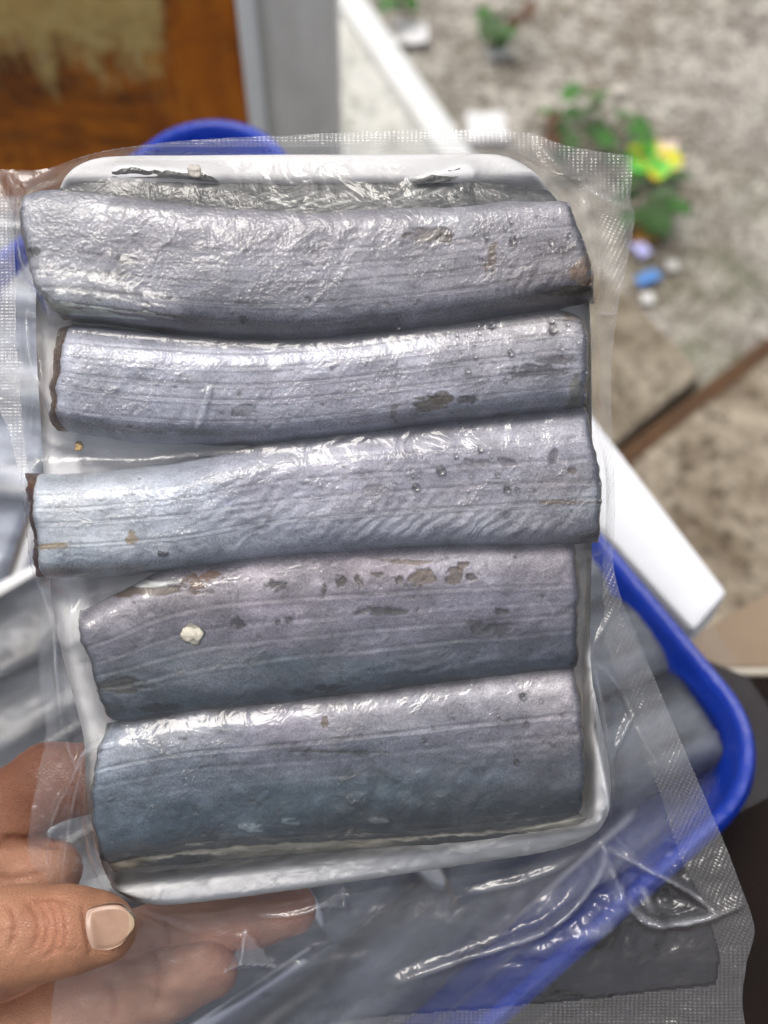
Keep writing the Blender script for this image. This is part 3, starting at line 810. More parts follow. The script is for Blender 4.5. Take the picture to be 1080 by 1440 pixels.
f2, c_2 = make_fish('fish_piece', 'second fish piece from the top, palest, with a fine white scratch', GRP,
    [(90, 445), (170, 452), (250, 460), (350, 465), (450, 461), (550, 451), (650, 438), (740, 427), (790, 424), (816, 432)],
    [(80, 602), (150, 614), (275, 622), (400, 620), (500, 610), (590, 598), (690, 586), (790, 577), (825, 571)],
    [(90, 445), (84, 500), (78, 550), (80, 602)], [(816, 432), (826, 470), (826, 520), (825, 571)],
    0.0122, [(0.22, 0.16, 0.00028, 0.02), (0.36, 0.30, 0.0003, 0.018), (0.50, 0.46, 0.0004, 0.018), (0.62, 0.64, 0.00045, 0.022), (0.82, 0.80, 0.0003, 0.022)],
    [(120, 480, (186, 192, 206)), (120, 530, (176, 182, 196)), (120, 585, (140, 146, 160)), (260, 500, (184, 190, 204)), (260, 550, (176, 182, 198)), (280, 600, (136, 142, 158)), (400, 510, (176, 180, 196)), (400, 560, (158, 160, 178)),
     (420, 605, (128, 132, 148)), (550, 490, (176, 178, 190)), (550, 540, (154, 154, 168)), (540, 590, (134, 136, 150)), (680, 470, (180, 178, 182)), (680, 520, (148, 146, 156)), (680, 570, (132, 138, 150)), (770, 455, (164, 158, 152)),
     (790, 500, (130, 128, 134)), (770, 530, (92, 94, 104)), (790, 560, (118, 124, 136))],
    [(604, 566, 27, 9, (84, 78, 66), 0.0006), (622, 560, 14, 8, (78, 72, 60), 0.0005), (660, 563, 13, 5, (60, 60, 62), 0.0004), (752, 522, 40, 8, (74, 76, 84), 0.0003), (784, 506, 24, 6, (84, 84, 90), 0.0002), (345, 577, 14, 7, (120, 122, 130), 0.0005),
     (555, 580, 6, 10, (104, 102, 104), 0.0002), (806, 440, 14, 8, (120, 108, 90), 0.0), (810, 550, 10, 22, (108, 108, 100), 0.0)],
    [(420, 520, 280, 40, 75, 44, 0.00012)], seed=12, cutl=(92, 62, 40), lw=15, dip=0.0045, flat=0.5, gain=1.26)
f3, c_3 = make_fish('fish_piece', 'third fish piece from the top, longest, with slanting wrinkles at its right end', GRP,
    [(40, 664), (100, 661), (160, 655), (250, 646), (320, 628), (400, 612), (480, 602), (560, 594), (640, 584), (740, 570), (826, 562)],
    [(56, 815), (100, 815), (150, 813), (270, 803), (350, 793), (440, 786), (580, 777), (690, 775), (780, 773), (843, 766)],
    [(40, 664), (44, 720), (50, 770), (56, 815)], [(826, 562), (838, 630), (846, 690), (843, 766)],
    0.0118, [(0.34, 0.40, 0.00025, 0.018), (0.48, 0.55, 0.0003, 0.018), (0.68, 0.68, 0.0005, 0.014), (0.20, 0.26, 0.0002, 0.02)],
    [(70, 700, (190, 199, 207)), (70, 790, (180, 192, 200)), (160, 690, (192, 200, 209)), (160, 760, (187, 196, 204)), (250, 700, (170, 180, 194)), (270, 760, (168, 178, 190)), (240, 800, (150, 160, 172)), (370, 690, (152, 154, 170)), (380, 740, (156, 162, 176)),
     (420, 775, (142, 146, 160)), (520, 670, (148, 148, 162)), (520, 710, (146, 146, 158)), (540, 755, (160, 166, 178)), (650, 650, (146, 146, 160)), (660, 700, (146, 145, 156)), (660, 745, (150, 154, 164)), (780, 630, (152, 152, 164)), (790, 680, (148, 144, 150)),
     (790, 740, (124, 122, 130)), (835, 700, (176, 182, 188))],
    [(185, 758, 7, 9, (156, 140, 110), 0.0), (75, 768, 26, 4, (160, 142, 112), 0.0), (230, 777, 6, 5, (22, 32, 30), -0.0006), (668, 652, 16, 7, (112, 110, 118), 0.0005), (712, 650, 12, 6, (104, 102, 110), 0.0006), (778, 643, 6, 9, (100, 98, 106), 0.0006),
     (806, 660, 8, 7, (100, 92, 88), 0.0004), (528, 690, 18, 8, (140, 140, 150), 0.0004), (800, 706, 50, 3, (118, 106, 94), 0.0)],
    [(620, 745, 150, 20, 48, 15, 0.0005), (400, 735, 130, 26, 62, 17, 0.00028), (330, 690, 160, 40, 55, 22, 0.00018), (560, 705, 100, 14, 40, 16, 0.0002)], seed=13, cutl=(84, 44, 24), lw=11, dip=0.003, flat=0.18, gain=1.22)
f4, c_4 = make_fish('fish_piece', 'fourth fish piece from the top, full of torn brown spots', GRP,
    [(106, 862), (150, 840), (205, 810), (270, 787), (330, 778), (380, 773), (460, 767), (540, 763), (640, 760), (740, 759), (808, 758)],
    [(152, 1024), (200, 1022), (280, 1010), (360, 1004), (440, 994), (500, 988), (640, 968), (730, 958), (810, 950)],
    [(106, 862), (112, 905), (130, 960), (152, 1024)], [(808, 758), (815, 830), (815, 890), (810, 950)],
    0.0104, [(0.30, 0.34, 0.00030, 0.016), (0.45, 0.46, 0.00014, 0.016), (0.56, 0.56, 0.00018, 0.016), (0.68, 0.68, 0.00018, 0.02)],
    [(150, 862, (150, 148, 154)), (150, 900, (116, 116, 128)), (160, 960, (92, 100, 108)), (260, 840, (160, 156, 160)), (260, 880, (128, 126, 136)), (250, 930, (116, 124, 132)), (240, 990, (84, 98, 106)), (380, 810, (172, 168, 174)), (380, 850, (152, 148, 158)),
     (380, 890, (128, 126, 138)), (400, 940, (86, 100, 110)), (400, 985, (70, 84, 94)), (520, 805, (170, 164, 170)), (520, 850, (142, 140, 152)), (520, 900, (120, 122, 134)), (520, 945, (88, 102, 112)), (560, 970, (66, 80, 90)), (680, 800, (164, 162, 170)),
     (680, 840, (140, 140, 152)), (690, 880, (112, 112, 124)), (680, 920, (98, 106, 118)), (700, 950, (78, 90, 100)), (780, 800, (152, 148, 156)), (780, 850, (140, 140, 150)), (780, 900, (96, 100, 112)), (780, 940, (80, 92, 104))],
    [(268, 818, 14, 14, (112, 78, 52), 0.0003), (296, 810, 14, 8, (130, 98, 72), 0.0002), (205, 834, 62, 9, (98, 86, 72), 0.0006), (215, 822, 40, 5, (190, 194, 192), -0.0006), (386, 823, 16, 5, (90, 88, 90), 0.0005), (478, 817, 7, 7, (96, 90, 84), 0.0006),
     (505, 820, 6, 9, (100, 92, 84), 0.0006), (531, 809, 7, 4, (104, 98, 92), 0.0004), (333, 878, 11, 7, (84, 82, 88), 0.0005), (390, 877, 5, 4, (80, 78, 84), 0.0004), (405, 872, 6, 4, (84, 82, 88), 0.0004), (536, 862, 30, 7, (84, 86, 88), 0.0004), (595, 812, 16, 11, (122, 112, 100), 0.0006),
     (640, 812, 12, 10, (110, 102, 94), 0.0006), (664, 812, 7, 5, (64, 58, 54), 0.0006), (590, 790, 50, 4, (130, 120, 108), 0.0003), (650, 795, 8, 6, (112, 100, 90), 0.0005), (690, 882, 26, 14, (88, 88, 96), 0.0005), (705, 860, 12, 4, (76, 76, 82), 0.0003),
     (170, 968, 40, 12, (66, 66, 62), 0.0004), (215, 998, 32, 7, (50, 58, 58), 0.0006), (150, 1000, 20, 7, (80, 92, 96), 0.0002), (465, 970, 16, 6, (46, 54, 64), 0.0004), (420, 976, 14, 5, (52, 60, 70), 0.0003), (562, 815, 5, 6, (100, 92, 86), 0.0006), (455, 830, 4, 8, (98, 92, 90), 0.0003)],
    [(640, 945, 120, 22, 75, 16, 0.0002)], seed=14, cutl=(150, 150, 152), lw=0, flat=0.05, gain=1.04, gam=1.35)
f5, c_5 = make_fish('fish_piece', 'lowest fish piece, dark teal towards the bottom foam rim', GRP,
    [(147, 1028), (200, 1015), (270, 1001), (350, 993), (430, 983), (540, 969), (640, 955), (730, 945), (806, 940)],
    [(140, 1226), (200, 1212), (300, 1198), (420, 1191), (540, 1187), (620, 1179), (690, 1172), (760, 1164), (818, 1156)],
    [(147, 1028), (132, 1080), (126, 1130), (132, 1190), (140, 1226)], [(806, 940), (819, 1010), (823, 1080), (818, 1156)],
    0.0112, [(0.30, 0.31, 0.00045, 0.013), (0.42, 0.43, 0.00012, 0.02), (0.56, 0.53, 0.00007, 0.02)],
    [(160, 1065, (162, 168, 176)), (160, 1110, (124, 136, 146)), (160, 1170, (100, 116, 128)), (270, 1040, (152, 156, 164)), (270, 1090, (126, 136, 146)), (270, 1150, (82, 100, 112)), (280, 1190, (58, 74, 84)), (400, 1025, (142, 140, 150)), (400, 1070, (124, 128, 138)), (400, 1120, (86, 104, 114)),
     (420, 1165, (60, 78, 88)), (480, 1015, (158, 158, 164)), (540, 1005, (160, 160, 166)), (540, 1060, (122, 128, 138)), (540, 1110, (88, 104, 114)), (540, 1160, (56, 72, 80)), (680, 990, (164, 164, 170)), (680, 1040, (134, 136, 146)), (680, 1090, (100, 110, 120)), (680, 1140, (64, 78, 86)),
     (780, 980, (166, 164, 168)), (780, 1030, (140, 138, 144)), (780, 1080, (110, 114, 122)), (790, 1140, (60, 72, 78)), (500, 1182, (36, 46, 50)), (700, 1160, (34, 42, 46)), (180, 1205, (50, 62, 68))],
    [(455, 1018, 5, 8, (112, 100, 88), 0.0002), (352, 1166, 15, 6, (120, 130, 136), -0.0004), (410, 1157, 12, 4, (116, 128, 134), -0.0003), (530, 1157, 16, 4, (120, 126, 128), -0.0002), (620, 1170, 90, 6, (24, 30, 32), 0.0), (470, 1058, 60, 2, (96, 98, 98), 0.0002)],
    [(560, 1130, 200, 40, 20, 40, 0.00012)], seed=15, cutl=(120, 126, 130), lw=0, flat=0.0, gain=1.02, gam=1.5)
def fin5(X, Y, u, v):
    c = np.array(srgb(128, 125, 114))[None, None] * (1 + 1.0 * fbm(X / 40, Y / 7, 81, 4))[..., None]
    dk = ss(0.56, 0.66, v + 0.5 * fbm(X / 22, Y / 7, 82, 4)) * np.maximum(np.exp(-((X - 255) / 60.0) ** 4), np.exp(-((X - 660) / 105.0) ** 4))
    dk = np.maximum(dk, ss(0.50, 0.36, v))
    rays = ss(0.3, 0.9, np.sin((X * 0.3 + Y * 1.6) / 2.4)) * ss(680, 760, X)
    c = c * (1 - 0.5 * rays[..., None]) + np.array(srgb(196, 194, 184)) * 0.5 * rays[..., None]
    c = c * (1 - dk[..., None]) + np.array(srgb(40, 42, 42)) * dk[..., None]
    return c, 0.0003 * dk
add_strip(f5, c_5, 'fin', [(150, 1204), (200, 1192), (300, 1178), (420, 1171), (540, 1167), (620, 1159), (690, 1152), (760, 1144), (808, 1137)],
          [(160, 1226), (210, 1218), (260, 1215), (310, 1208), (420, 1200), (540, 1190), (620, 1187), (690, 1186), (740, 1179), (790, 1171), (826, 1152)], 0.0084, 0.0072, fin5, M_FIN, seed=25)

# loose specks that lie on the fish under the film
def crumb(px, py, z, r, col, label, name, cat, seed, asp=1.0):
    import bmesh
    bm = bmesh.new(); bmesh.ops.create_icosphere(bm, subdivisions=3, radius=1)
    rs = np.random.RandomState(seed)
    for v in bm.verts:
        k = 1 + 1.5 * float(fbm(np.array([v.co.x * 1.7 + seed]), np.array([v.co.y * 1.7 + v.co.z]), seed, 3)[0])
        v.co = Vector((v.co.x * k * r * asp, v.co.y * k * r, v.co.z * k * r * 0.4))
    me = bpy.data.meshes.new(name); bm.to_mesh(me); bm.free()
    me.materials.append(mat_plain(name, col, 0.5, 900, 0.6, 0.0006, 0.25, 900))
    for p in me.polygons: p.use_smooth = True
    o = put(name, me, None, PACK @ T(*L(px, py, z)))
    return tag(o, label, cat)

# ------------------------------------------------------------------ foam tray of the held pack
def poly_field(outline, step):
    lo, hi = outline.min(0) - step * 2, outline.max(0) + step * 2
    xs = np.arange(lo[0], hi[0] + step, step); ys = np.arange(lo[1], hi[1] + step, step)
    X, Y = np.meshgrid(xs, ys, indexing='ij')
    return X, Y

def clip_grid(X, Y, outline):
    """keep the cells inside an outline; edge points are pulled onto it"""
    ins = inside(X, Y, outline)
    c = ins[:-1, :-1] | ins[1:, :-1] | ins[:-1, 1:] | ins[1:, 1:]
    used = np.zeros(X.shape, bool)
    used[:-1, :-1] |= c; used[1:, :-1] |= c; used[:-1, 1:] |= c; used[1:, 1:] |= c
    d = np.zeros(X.shape)
    dd, bx, by, _ = seg_dist(X[used], Y[used], outline, True)
    d[used] = dd
    xo, yo = X.copy(), Y.copy()
    o = used & ~ins
    t = np.zeros(X.shape); t[used] = bx; xo[o] = t[o]
    t = np.zeros(X.shape); t[used] = by; yo[o] = t[o]
    d[~ins] = 0
    return xo, yo, d, c, used

def px2m(pts, z=0.0):
    return np.array([L(x, y, z)[:2] for x, y in pts])

TRAY = smooth_poly([(88, 250), (118, 226), (165, 217), (270, 216), (400, 215), (540, 215), (640, 214), (705, 216), (742, 232), (775, 262), (812, 320), (832, 420), (836, 600), (836, 760), (834, 930),
                    (844, 1000), (856, 1060), (862, 1118), (852, 1158), (822, 1184), (760, 1202), (690, 1213), (540, 1236), (400, 1256), (300, 1269), (222, 1275), (178, 1264), (142, 1232), (118, 1130), (112, 1040),
                    (86, 940), (66, 840), (54, 640), (44, 440), (56, 310)], True, 6)
def foam_tray(outline, step, zr, zf, zbm, rimw, mat, low=None):
    X, Y = poly_field(outline, step)
    x, y, d, c, used = clip_grid(X, Y, outline)
    r = rimw * 0.24
    if low is not None: zr = low(x, y)
    z = zr * np.sqrt(np.clip(1 - (1 - np.clip(d / r, 0, 1)) ** 2, 0, 1))
    z = z - (zr - zf) * ss(rimw * 1.0, rimw * 1.45, d)
    z = z + 0.00025 * fbm(x / 0.012, y / 0.012, 4, 3)
    idx = -np.ones(X.shape, int); n = used.sum(); idx[used] = np.arange(n)
    V = np.stack([x[used], y[used], z[used]], 1)
    ii, jj = np.nonzero(c)
    F = np.stack([idx[ii, jj], idx[ii + 1, jj], idx[ii + 1, jj + 1], idx[ii, jj + 1]], 1)
    # wall down to the foot, and the underside
    m = len(outline); n0 = len(V)
    cen_ = outline.mean(0)
    rings = [(1.0, 0.0), (0.992, zbm * 0.5), (0.965, zbm)]
    RV = [np.column_stack([cen_ + (outline - cen_) * s_, np.full(m, zz)]) for s_, zz in rings] + [np.array([[*cen_, zbm]])]
    V2 = np.concatenate(RV); F2 = []
    for k in range(2):
        for j in range(m):
            j2 = (j + 1) % m; F2.append((n0 + k * m + j, n0 + (k + 1) * m + j, n0 + (k + 1) * m + j2, n0 + k * m + j2))
    F2 = np.array(F2)
    cidx = n0 + 3 * m
    F3 = np.array([(n0 + 2 * m + j, cidx, cidx, n0 + 2 * m + (j + 1) % m) for j in range(m)])
    allF = [tuple(f) for f in F] + [tuple(f) for f in F2] + [(f[0], f[1], f[3]) for f in F3]
    return mesh('foam_tray', np.concatenate([V, V2]), allF, mat), (X, Y, z, used)

trm = px2m(TRAY, 0.004)
def rim_h(x_, y_):      # the pressed-down sides, where the cut ends lie over the rim
    X_, Y_ = x_ / PX + 540, 720 - y_ / PX
    mid = ss(256, 285, Y_ + (X_ > 600) * (X_ - 600) * 0.04) * ss(1230, 1202, Y_ + (X_ - 300) * 0.13)
    mid = mid * (1 - ss(818, 834, X_) * ss(860, 960, Y_))
    return 0.0062 - 0.0085 * mid
tme, _ = foam_tray(trm, PX * 4, 0.0062, -0.0045, -0.006, 0.0078, M_FOAM, rim_h)
ft = put('foam_tray', tme, None, PACK)
tag(ft, 'white foam tray holding the five fish pieces inside the held bag', 'foam tray')

# ------------------------------------------------------------------ the bag: draped film and pressed seals
BAG = smooth_poly([(-30, 244), (10, 240), (60, 240), (120, 224), (180, 211), (270, 200), (400, 193), (520, 187), (640, 184), (735, 187), (790, 205), (840, 215), (884, 221), (888, 226), (887, 255), (885, 290), (891, 302), (888, 330),
                   (880, 370), (868, 430), (860, 500), (858, 560), (861, 640), (863, 720), (861, 790), (872, 840), (900, 905), (955, 1040), (1012, 1170), (1034, 1230), (1054, 1284), (1058, 1312), (1048, 1350), (1042, 1400),
                   (1046, 1440), (1052, 1500), (1040, 1540), (800, 1560), (560, 1590), (110, 1610), (80, 1560), (72, 1440), (84, 1340), (96, 1270), (70, 1238), (40, 1196), (54, 1090), (66, 1030), (57, 960), (56, 890), (60, 840), (48, 796), (40, 730), (33, 682),
                   (22, 640), (12, 600), (0, 568), (-14, 450), (-28, 330)], True, 5)
bagm = px2m(BAG)
STEP = PX * 2.6
X, Y = poly_field(bagm, STEP)
x, y, d, cells, used = clip_grid(X, Y, bagm)
# obstacles the film is sucked on to
ob = np.full(X.shape, -0.02)
x0_, y0_ = X[0, 0], Y[0, 0]
for rx, ry, rz in RASTER:
    i = np.clip(np.rint((rx - x0_) / STEP).astype(int), 0, X.shape[0] - 1); j = np.clip(np.rint((ry - y0_) / STEP).astype(int), 0, X.shape[1] - 1)
    np.maximum.at(ob, (i.ravel(), j.ravel()), rz.ravel())
fishm = ob > -0.01
for k in range(2):   # close pin holes of the raster
    q4 = np.maximum(np.maximum(np.roll(ob, 1, 0), np.roll(ob, -1, 0)), np.maximum(np.roll(ob, 1, 1), np.roll(ob, -1, 1)))
    ob = np.where(ob < -0.01, np.where(q4 > -0.01, q4 - 0.0005, ob), ob)
dtr = seg_dist(X, Y, trm, True)[0]; itr = inside(X, Y, trm)
ztr = np.where(itr & (dtr < 0.0078), rim_h(X, Y) * np.sqrt(np.clip(1 - (1 - np.clip(dtr / 0.0019, 0, 1)) ** 2, 0, 1)), np.where(itr, -0.0045, -0.02))
ob = np.maximum(ob, ztr)
ob = np.where(d < STEP * 3, -0.02, ob)
base = 0.0005
h = np.maximum(ob, base)
def blur(a):
    a = (np.roll(a, 1, 0) + np.roll(a, -1, 0) + 2 * a) / 4
    return (np.roll(a, 1, 1) + np.roll(a, -1, 1) + 2 * a) / 4
for k in range(60):
    b_ = blur(h)
    h = np.maximum(ob, np.where(itr | (dtr < 0.004), b_, b_ * 0.97 + base * 0.03))
for k in range(3): h = np.maximum(ob + 0.00005, blur(h))
for k in range(11): h = blur(h)
h = h + 0.0008
crease_glint = np.zeros(X.shape)  # white highlights painted on folds and tents, mixed in as diffuse
def fold(pts, amp, wd, white=0.8, taper=True, side=0.0):
    """a raised pleat in the film along a traced line, its highlight painted white"""
    global h, crease_glint
    p = px2m(smooth_poly(pts, False, 8), 0.002)
    dd, bx, by, t = seg_dist(X, Y, p)
    tp = np.sin(np.pi * np.clip(t * 0.94 + 0.03, 0, 1)) ** 0.5 if taper else 1.0
    w = wd * PX
    g = np.exp(-(dd / w) ** 2)
    h = h + amp * g * tp
    crease_glint = np.maximum(crease_glint, white * np.exp(-(dd / (0.45 * w)) ** 2) * tp)
    crease_glint = np.maximum(crease_glint, 0.12 * white * np.exp(-dd / (1.3 * w)) * tp)
fold([(846, 1186), (843, 1215), (826, 1250), (790, 1288), (735, 1318), (640, 1350), (560, 1380)], 0.0034, 9, 0.95)
fold([(846, 1186), (862, 1230), (890, 1278), (920, 1297), (965, 1296), (1008, 1284), (1040, 1270)], 0.0032, 9, 1.0)
fold([(846, 1186), (880, 1206), (930, 1232), (975, 1258), (1002, 1280)], 0.0026, 7, 0.95)
fold([(846, 1192), (858, 1240), (868, 1270), (850, 1300), (812, 1318), (740, 1336)], 0.0030, 18, 0.40)
fold([(866, 1225), (900, 1262), (930, 1275), (975, 1262)], -0.0030, 22, 0.0)
fold([(905, 1250), (912, 1266), (920, 1284)], 0.0020, 11, 1.0)
fold([(812, 1202), (780, 1222), (730, 1240), (660, 1256)], 0.0016, 7, 0.75)
fold([(850, 1160), (872, 1184), (898, 1208), (925, 1230)], 0.0014, 6, 0.2)
fold([(824, 925), (850, 942), (872, 968), (890, 1004)], 0.0018, 6, 0.5)
fold([(892, 1002), (874, 1035), (858, 1066)], 0.0016, 4.5, 0.8)
fold([(826, 1010), (838, 1060), (846, 1100), (858, 1146), (866, 1162)], 0.0012, 4, 0.35)
fold([(822, 880), (836, 940), (846, 1000), (858, 1066), (860, 1120)], 0.0006, 5, 0.5)
fold([(890, 1010), (910, 1050), (930, 1085)], 0.0010, 5, 0.3)
fold([(150, 1030), (128, 1052), (100, 1100), (76, 1150), (68, 1200), (72, 1240)], 0.0018, 5, 0.5)
fold([(168, 1036), (140, 1046), (122, 1068), (104, 1130), (92, 1200), (88, 1246)], 0.0016, 5, 0.45)
fold([(52, 812), (66, 850), (76, 890), (80, 945), (86, 1010), (100, 1062), (110, 1080)], 0.0016, 5, 0.75)
fold([(66, 818), (100, 835), (96, 870), (86, 900)], 0.0012, 7, 0.3)
fold([(104, 1100), (118, 1060), (150, 1038)], 0.0012, 5, 0.7)
fold([(120, 1080), (124, 1140), (136, 1215), (165, 1262), (272, 1312)], 0.0012, 5, 0.25)
fold([(24, 262), (30, 300), (34, 350), (50, 395), (78, 418)], 0.0014, 5, 0.4)
fold([(50, 380), (66, 412), (82, 425), (76, 452)], 0.0016, 7, 0.5)
fold([(36, 440), (44, 500), (58, 545), (72, 562), (80, 580)], 0.0016, 6, 0.55)
fold([(30, 455), (46, 540), (44, 590), (40, 640)], 0.0010, 5, 0.4)
fold([(60, 262), (40, 300), (20, 262), (10, 244)], 0.0010, 6, 0.4)
fold([(48, 600), (90, 622), (150, 634), (220, 640)], 0.0006, 6, 0.15)
fold([(738, 232), (765, 250), (800, 254), (840, 250)], 0.0014, 6, 0.4)
fold([(806, 250), (840, 275), (888, 296)], 0.0018, 9, 0.45)
fold([(760, 205), (780, 230), (800, 250)], 0.0014, 7, 0.35)
fold([(820, 250), (826, 300), (836, 360), (842, 420), (828, 440)], 0.0008, 5, 0.35)
fold([(838, 440), (855, 442), (876, 438)], 0.0010, 5, 0.6)
fold([(826, 445), (830, 500), (828, 560), (840, 620), (848, 680), (850, 740), (848, 775), (822, 782)], 0.0008, 4, 0.4)
fold([(822, 782), (815, 820), (816, 900), (820, 930)], 0.0006, 4, 0.35)
fold([(862, 860), (840, 900), (826, 930)], 0.0008, 4, 0.4)
fold([(300, 550), (292, 575), (282, 606)], 0.00045, 3.4, 0.9)
fold([(230, 452), (160, 445), (110, 440)], 0.0004, 4, 0.2)
fold([(560, 1385), (680, 1370), (800, 1340)], 0.0008, 20, 0.05)
fold([(420, 1400), (560, 1340), (700, 1280)], 0.0010, 34, 0.03)
fold([(430, 1330), (540, 1300), (640, 1290)], 0.0008, 26, 0.04)
fold([(400, 1362), (470, 1352), (540, 1340)], 0.0005, 8, 0.12)
fold([(365, 1290), (410, 1288), (445, 1278), (480, 1258)], 0.0010, 4, 0.65)
# two sharp little tents where the film pinches, their bright faces painted in
def tent(apex, corners, amp, white):
    global h, crease_glint
    A = px2m([apex])[0]; C = px2m(corners)
    hh = np.full(X.shape, 1e9)
    n = len(C)
    m = inside(X, Y, C)
    for i in range(n):
        p, q_ = C[i], C[(i + 1) % n]
        e = q_ - p; nn = np.array([-e[1], e[0]]); nn /= np.hypot(*nn)
        da = (A - p) @ nn
        hh = np.minimum(hh, ((X - p[0]) * nn[0] + (Y - p[1]) * nn[1]) / da)
    h = h + np.where(m, amp * np.clip(hh, 0, 1), 0)
    for c_ in C:
        dd = seg_dist(X, Y, [A, c_])[0]
        crease_glint = np.maximum(crease_glint, white * np.exp(-(dd / (1.8 * PX)) ** 2))
    crease_glint = np.maximum(crease_glint, np.where(m, white * 0.4, 0))
tent((342, 1343), [(318, 1362), (346, 1306), (387, 1355)], 0.0060, 1.0)
tent((486, 1266), [(454, 1273), (483, 1240), (499, 1278)], 0.0050, 1.0)
# loose waves of the empty part
loose = ss(0.004, 0.02, dtr) * (~itr)
h = h + loose * (0.0026 * fbm(x / 0.030 + y / 0.05, y / 0.016, 61, 3) + 0.0007 * fbm(x / 0.011 + y / 0.02, y / 0.006, 67, 3)) + (~itr) * ss(0.0, 0.004, dtr) * 0.0006 * fbm(x / 0.006, y / 0.006, 62, 3)
for (qx, qy, qr, qa, qs) in ((925, 1255, 62, 0.0050, 0.0075), (865, 1275, 55, 0.0032, 0.007), (760, 1310, 80, 0.0022, 0.009), (350, 1345, 45, 0.0014, 0.005), (860, 1000, 60, 0.0016, 0.006), (95, 1120, 60, 0.0016, 0.006)):
    gq = np.exp(-((X / PX + 540 - qx) ** 2 + (720 - Y / PX - qy) ** 2) / qr ** 2) * (~itr)
    h = h + qa * gq * (np.abs(fbm(x / qs, y / qs, 70 + qx, 4, 0.45)) * 2 - 0.25)
# seal ripple and slight curl of the outer edge
edge = ss(0.009, 0.0, d)
h = h + edge * (0.0016 * fbm(x / 0.02, y / 0.02, 63, 3))
contact = np.where(fishm & (ob > 0.0085), 1.0, 0.0); contact = blur(blur(contact))
crease_glint = np.clip(crease_glint * np.clip(0.55 + 1.9 * fbm(x / 0.009, y / 0.009, 66, 4), 0.1, 1), 0, 1)
# which cells belong to the pressed bands
cxm, cym = (X[:-1, :-1] + STEP / 2) / PX + 540, 720 - (Y[:-1, :-1] + STEP / 2) / PX
SEALS = {
    'top': [(150, 180), (760, 150), (900, 190), (905, 300), (842, 302), (820, 262), (775, 240), (742, 226), (705, 211), (400, 211), (165, 213)],
    'right': [(842, 302), (905, 300), (905, 500), (870, 860), (1100, 1300), (1010, 1340), (990, 1270), (955, 1205), (925, 1110), (885, 1010), (850, 905), (845, 800), (846, 650), (842, 560), (836, 450), (840, 380)],
    'bottom': [(0, 1494), (540, 1428), (780, 1408), (1005, 1382), (1010, 1340), (1100, 1300), (1100, 1640), (0, 1640)],
    'left': [(-60, 220), (-5, 262), (22, 300), (26, 400), (24, 470), (30, 560), (40, 650), (30, 690), (-60, 600)],
}
cat_ = np.zeros(cells.shape, int)
for k, nm in enumerate(SEALS):
    cat_[inside(cxm, cym, SEALS[nm]) & (cat_ == 0)] = k + 1
bag = thing('plastic_bag', 'clear vacuum-sealed plastic bag with pressed seal borders held up by the hand', 'plastic bag', PACK)
def cells_mesh(name, mask, z, mat, extra):
    ii, jj = np.nonzero(mask)
    u_ = np.zeros(X.shape, bool); u_[ii, jj] = u_[ii + 1, jj] = u_[ii + 1, jj + 1] = u_[ii, jj + 1] = True
    idx = -np.ones(X.shape, int); idx[u_] = np.arange(u_.sum())
    F = np.stack([idx[ii, jj], idx[ii + 1, jj], idx[ii + 1, jj + 1], idx[ii, jj + 1]], 1)
    return mesh(name, np.stack([x[u_], y[u_], z[u_]], 1), F, mat, True, {k: v[u_] for k, v in extra.items()})
ex = {'crease_glint': crease_glint, 'contact': contact}
put('front_film', cells_mesh('front_film', cells & (cat_ == 0), h, M_FILM, ex), bag)
for k, nm in enumerate(SEALS):
    put('seal_band', cells_mesh('seal_band', cells & (cat_ == k + 1), h, {'right': M_SEALR, 'left': M_SEALL}.get(nm, M_SEAL), ex), bag)
# back film, flat under the foam
hb = np.where(itr, -0.0066, 0.0)
for k in range(40):
    hb = np.where(itr, -0.0066, blur(hb) * 0.985)
hb = np.minimum(hb, h - 0.0012) - loose * 0.0008
put('back_film', cells_mesh('back_film', cells & (cat_ == 0), hb, M_BACK, {}), bag)

# film height lookup, for things lying on the film
def film_z(px, py):
    p = L(px, py, 0.010)
    i = int(round((p[0] - x0_) / STEP)); j = int(round((p[1] - y0_) / STEP))
    return float(h[i, j])
crumb(270, 893, film_z(270, 893) - 0.0003, 0.0021, srgb(205, 200, 184), 'cream coloured crumb on the fourth fish piece', 'crumb', 'crumb', 4, 1.3)
crumb(274, 240, film_z(274, 240), 0.0016, srgb(196, 190, 180), 'tiny pale crumb on the upper foam rim', 'crumb', 'crumb', 6, 0.9)
crumb(112, 627, film_z(112, 627) - 0.0002, 0.0011, srgb(190, 160, 110), 'tiny tan crumb in the gap above the third fish piece', 'crumb', 'crumb', 7)

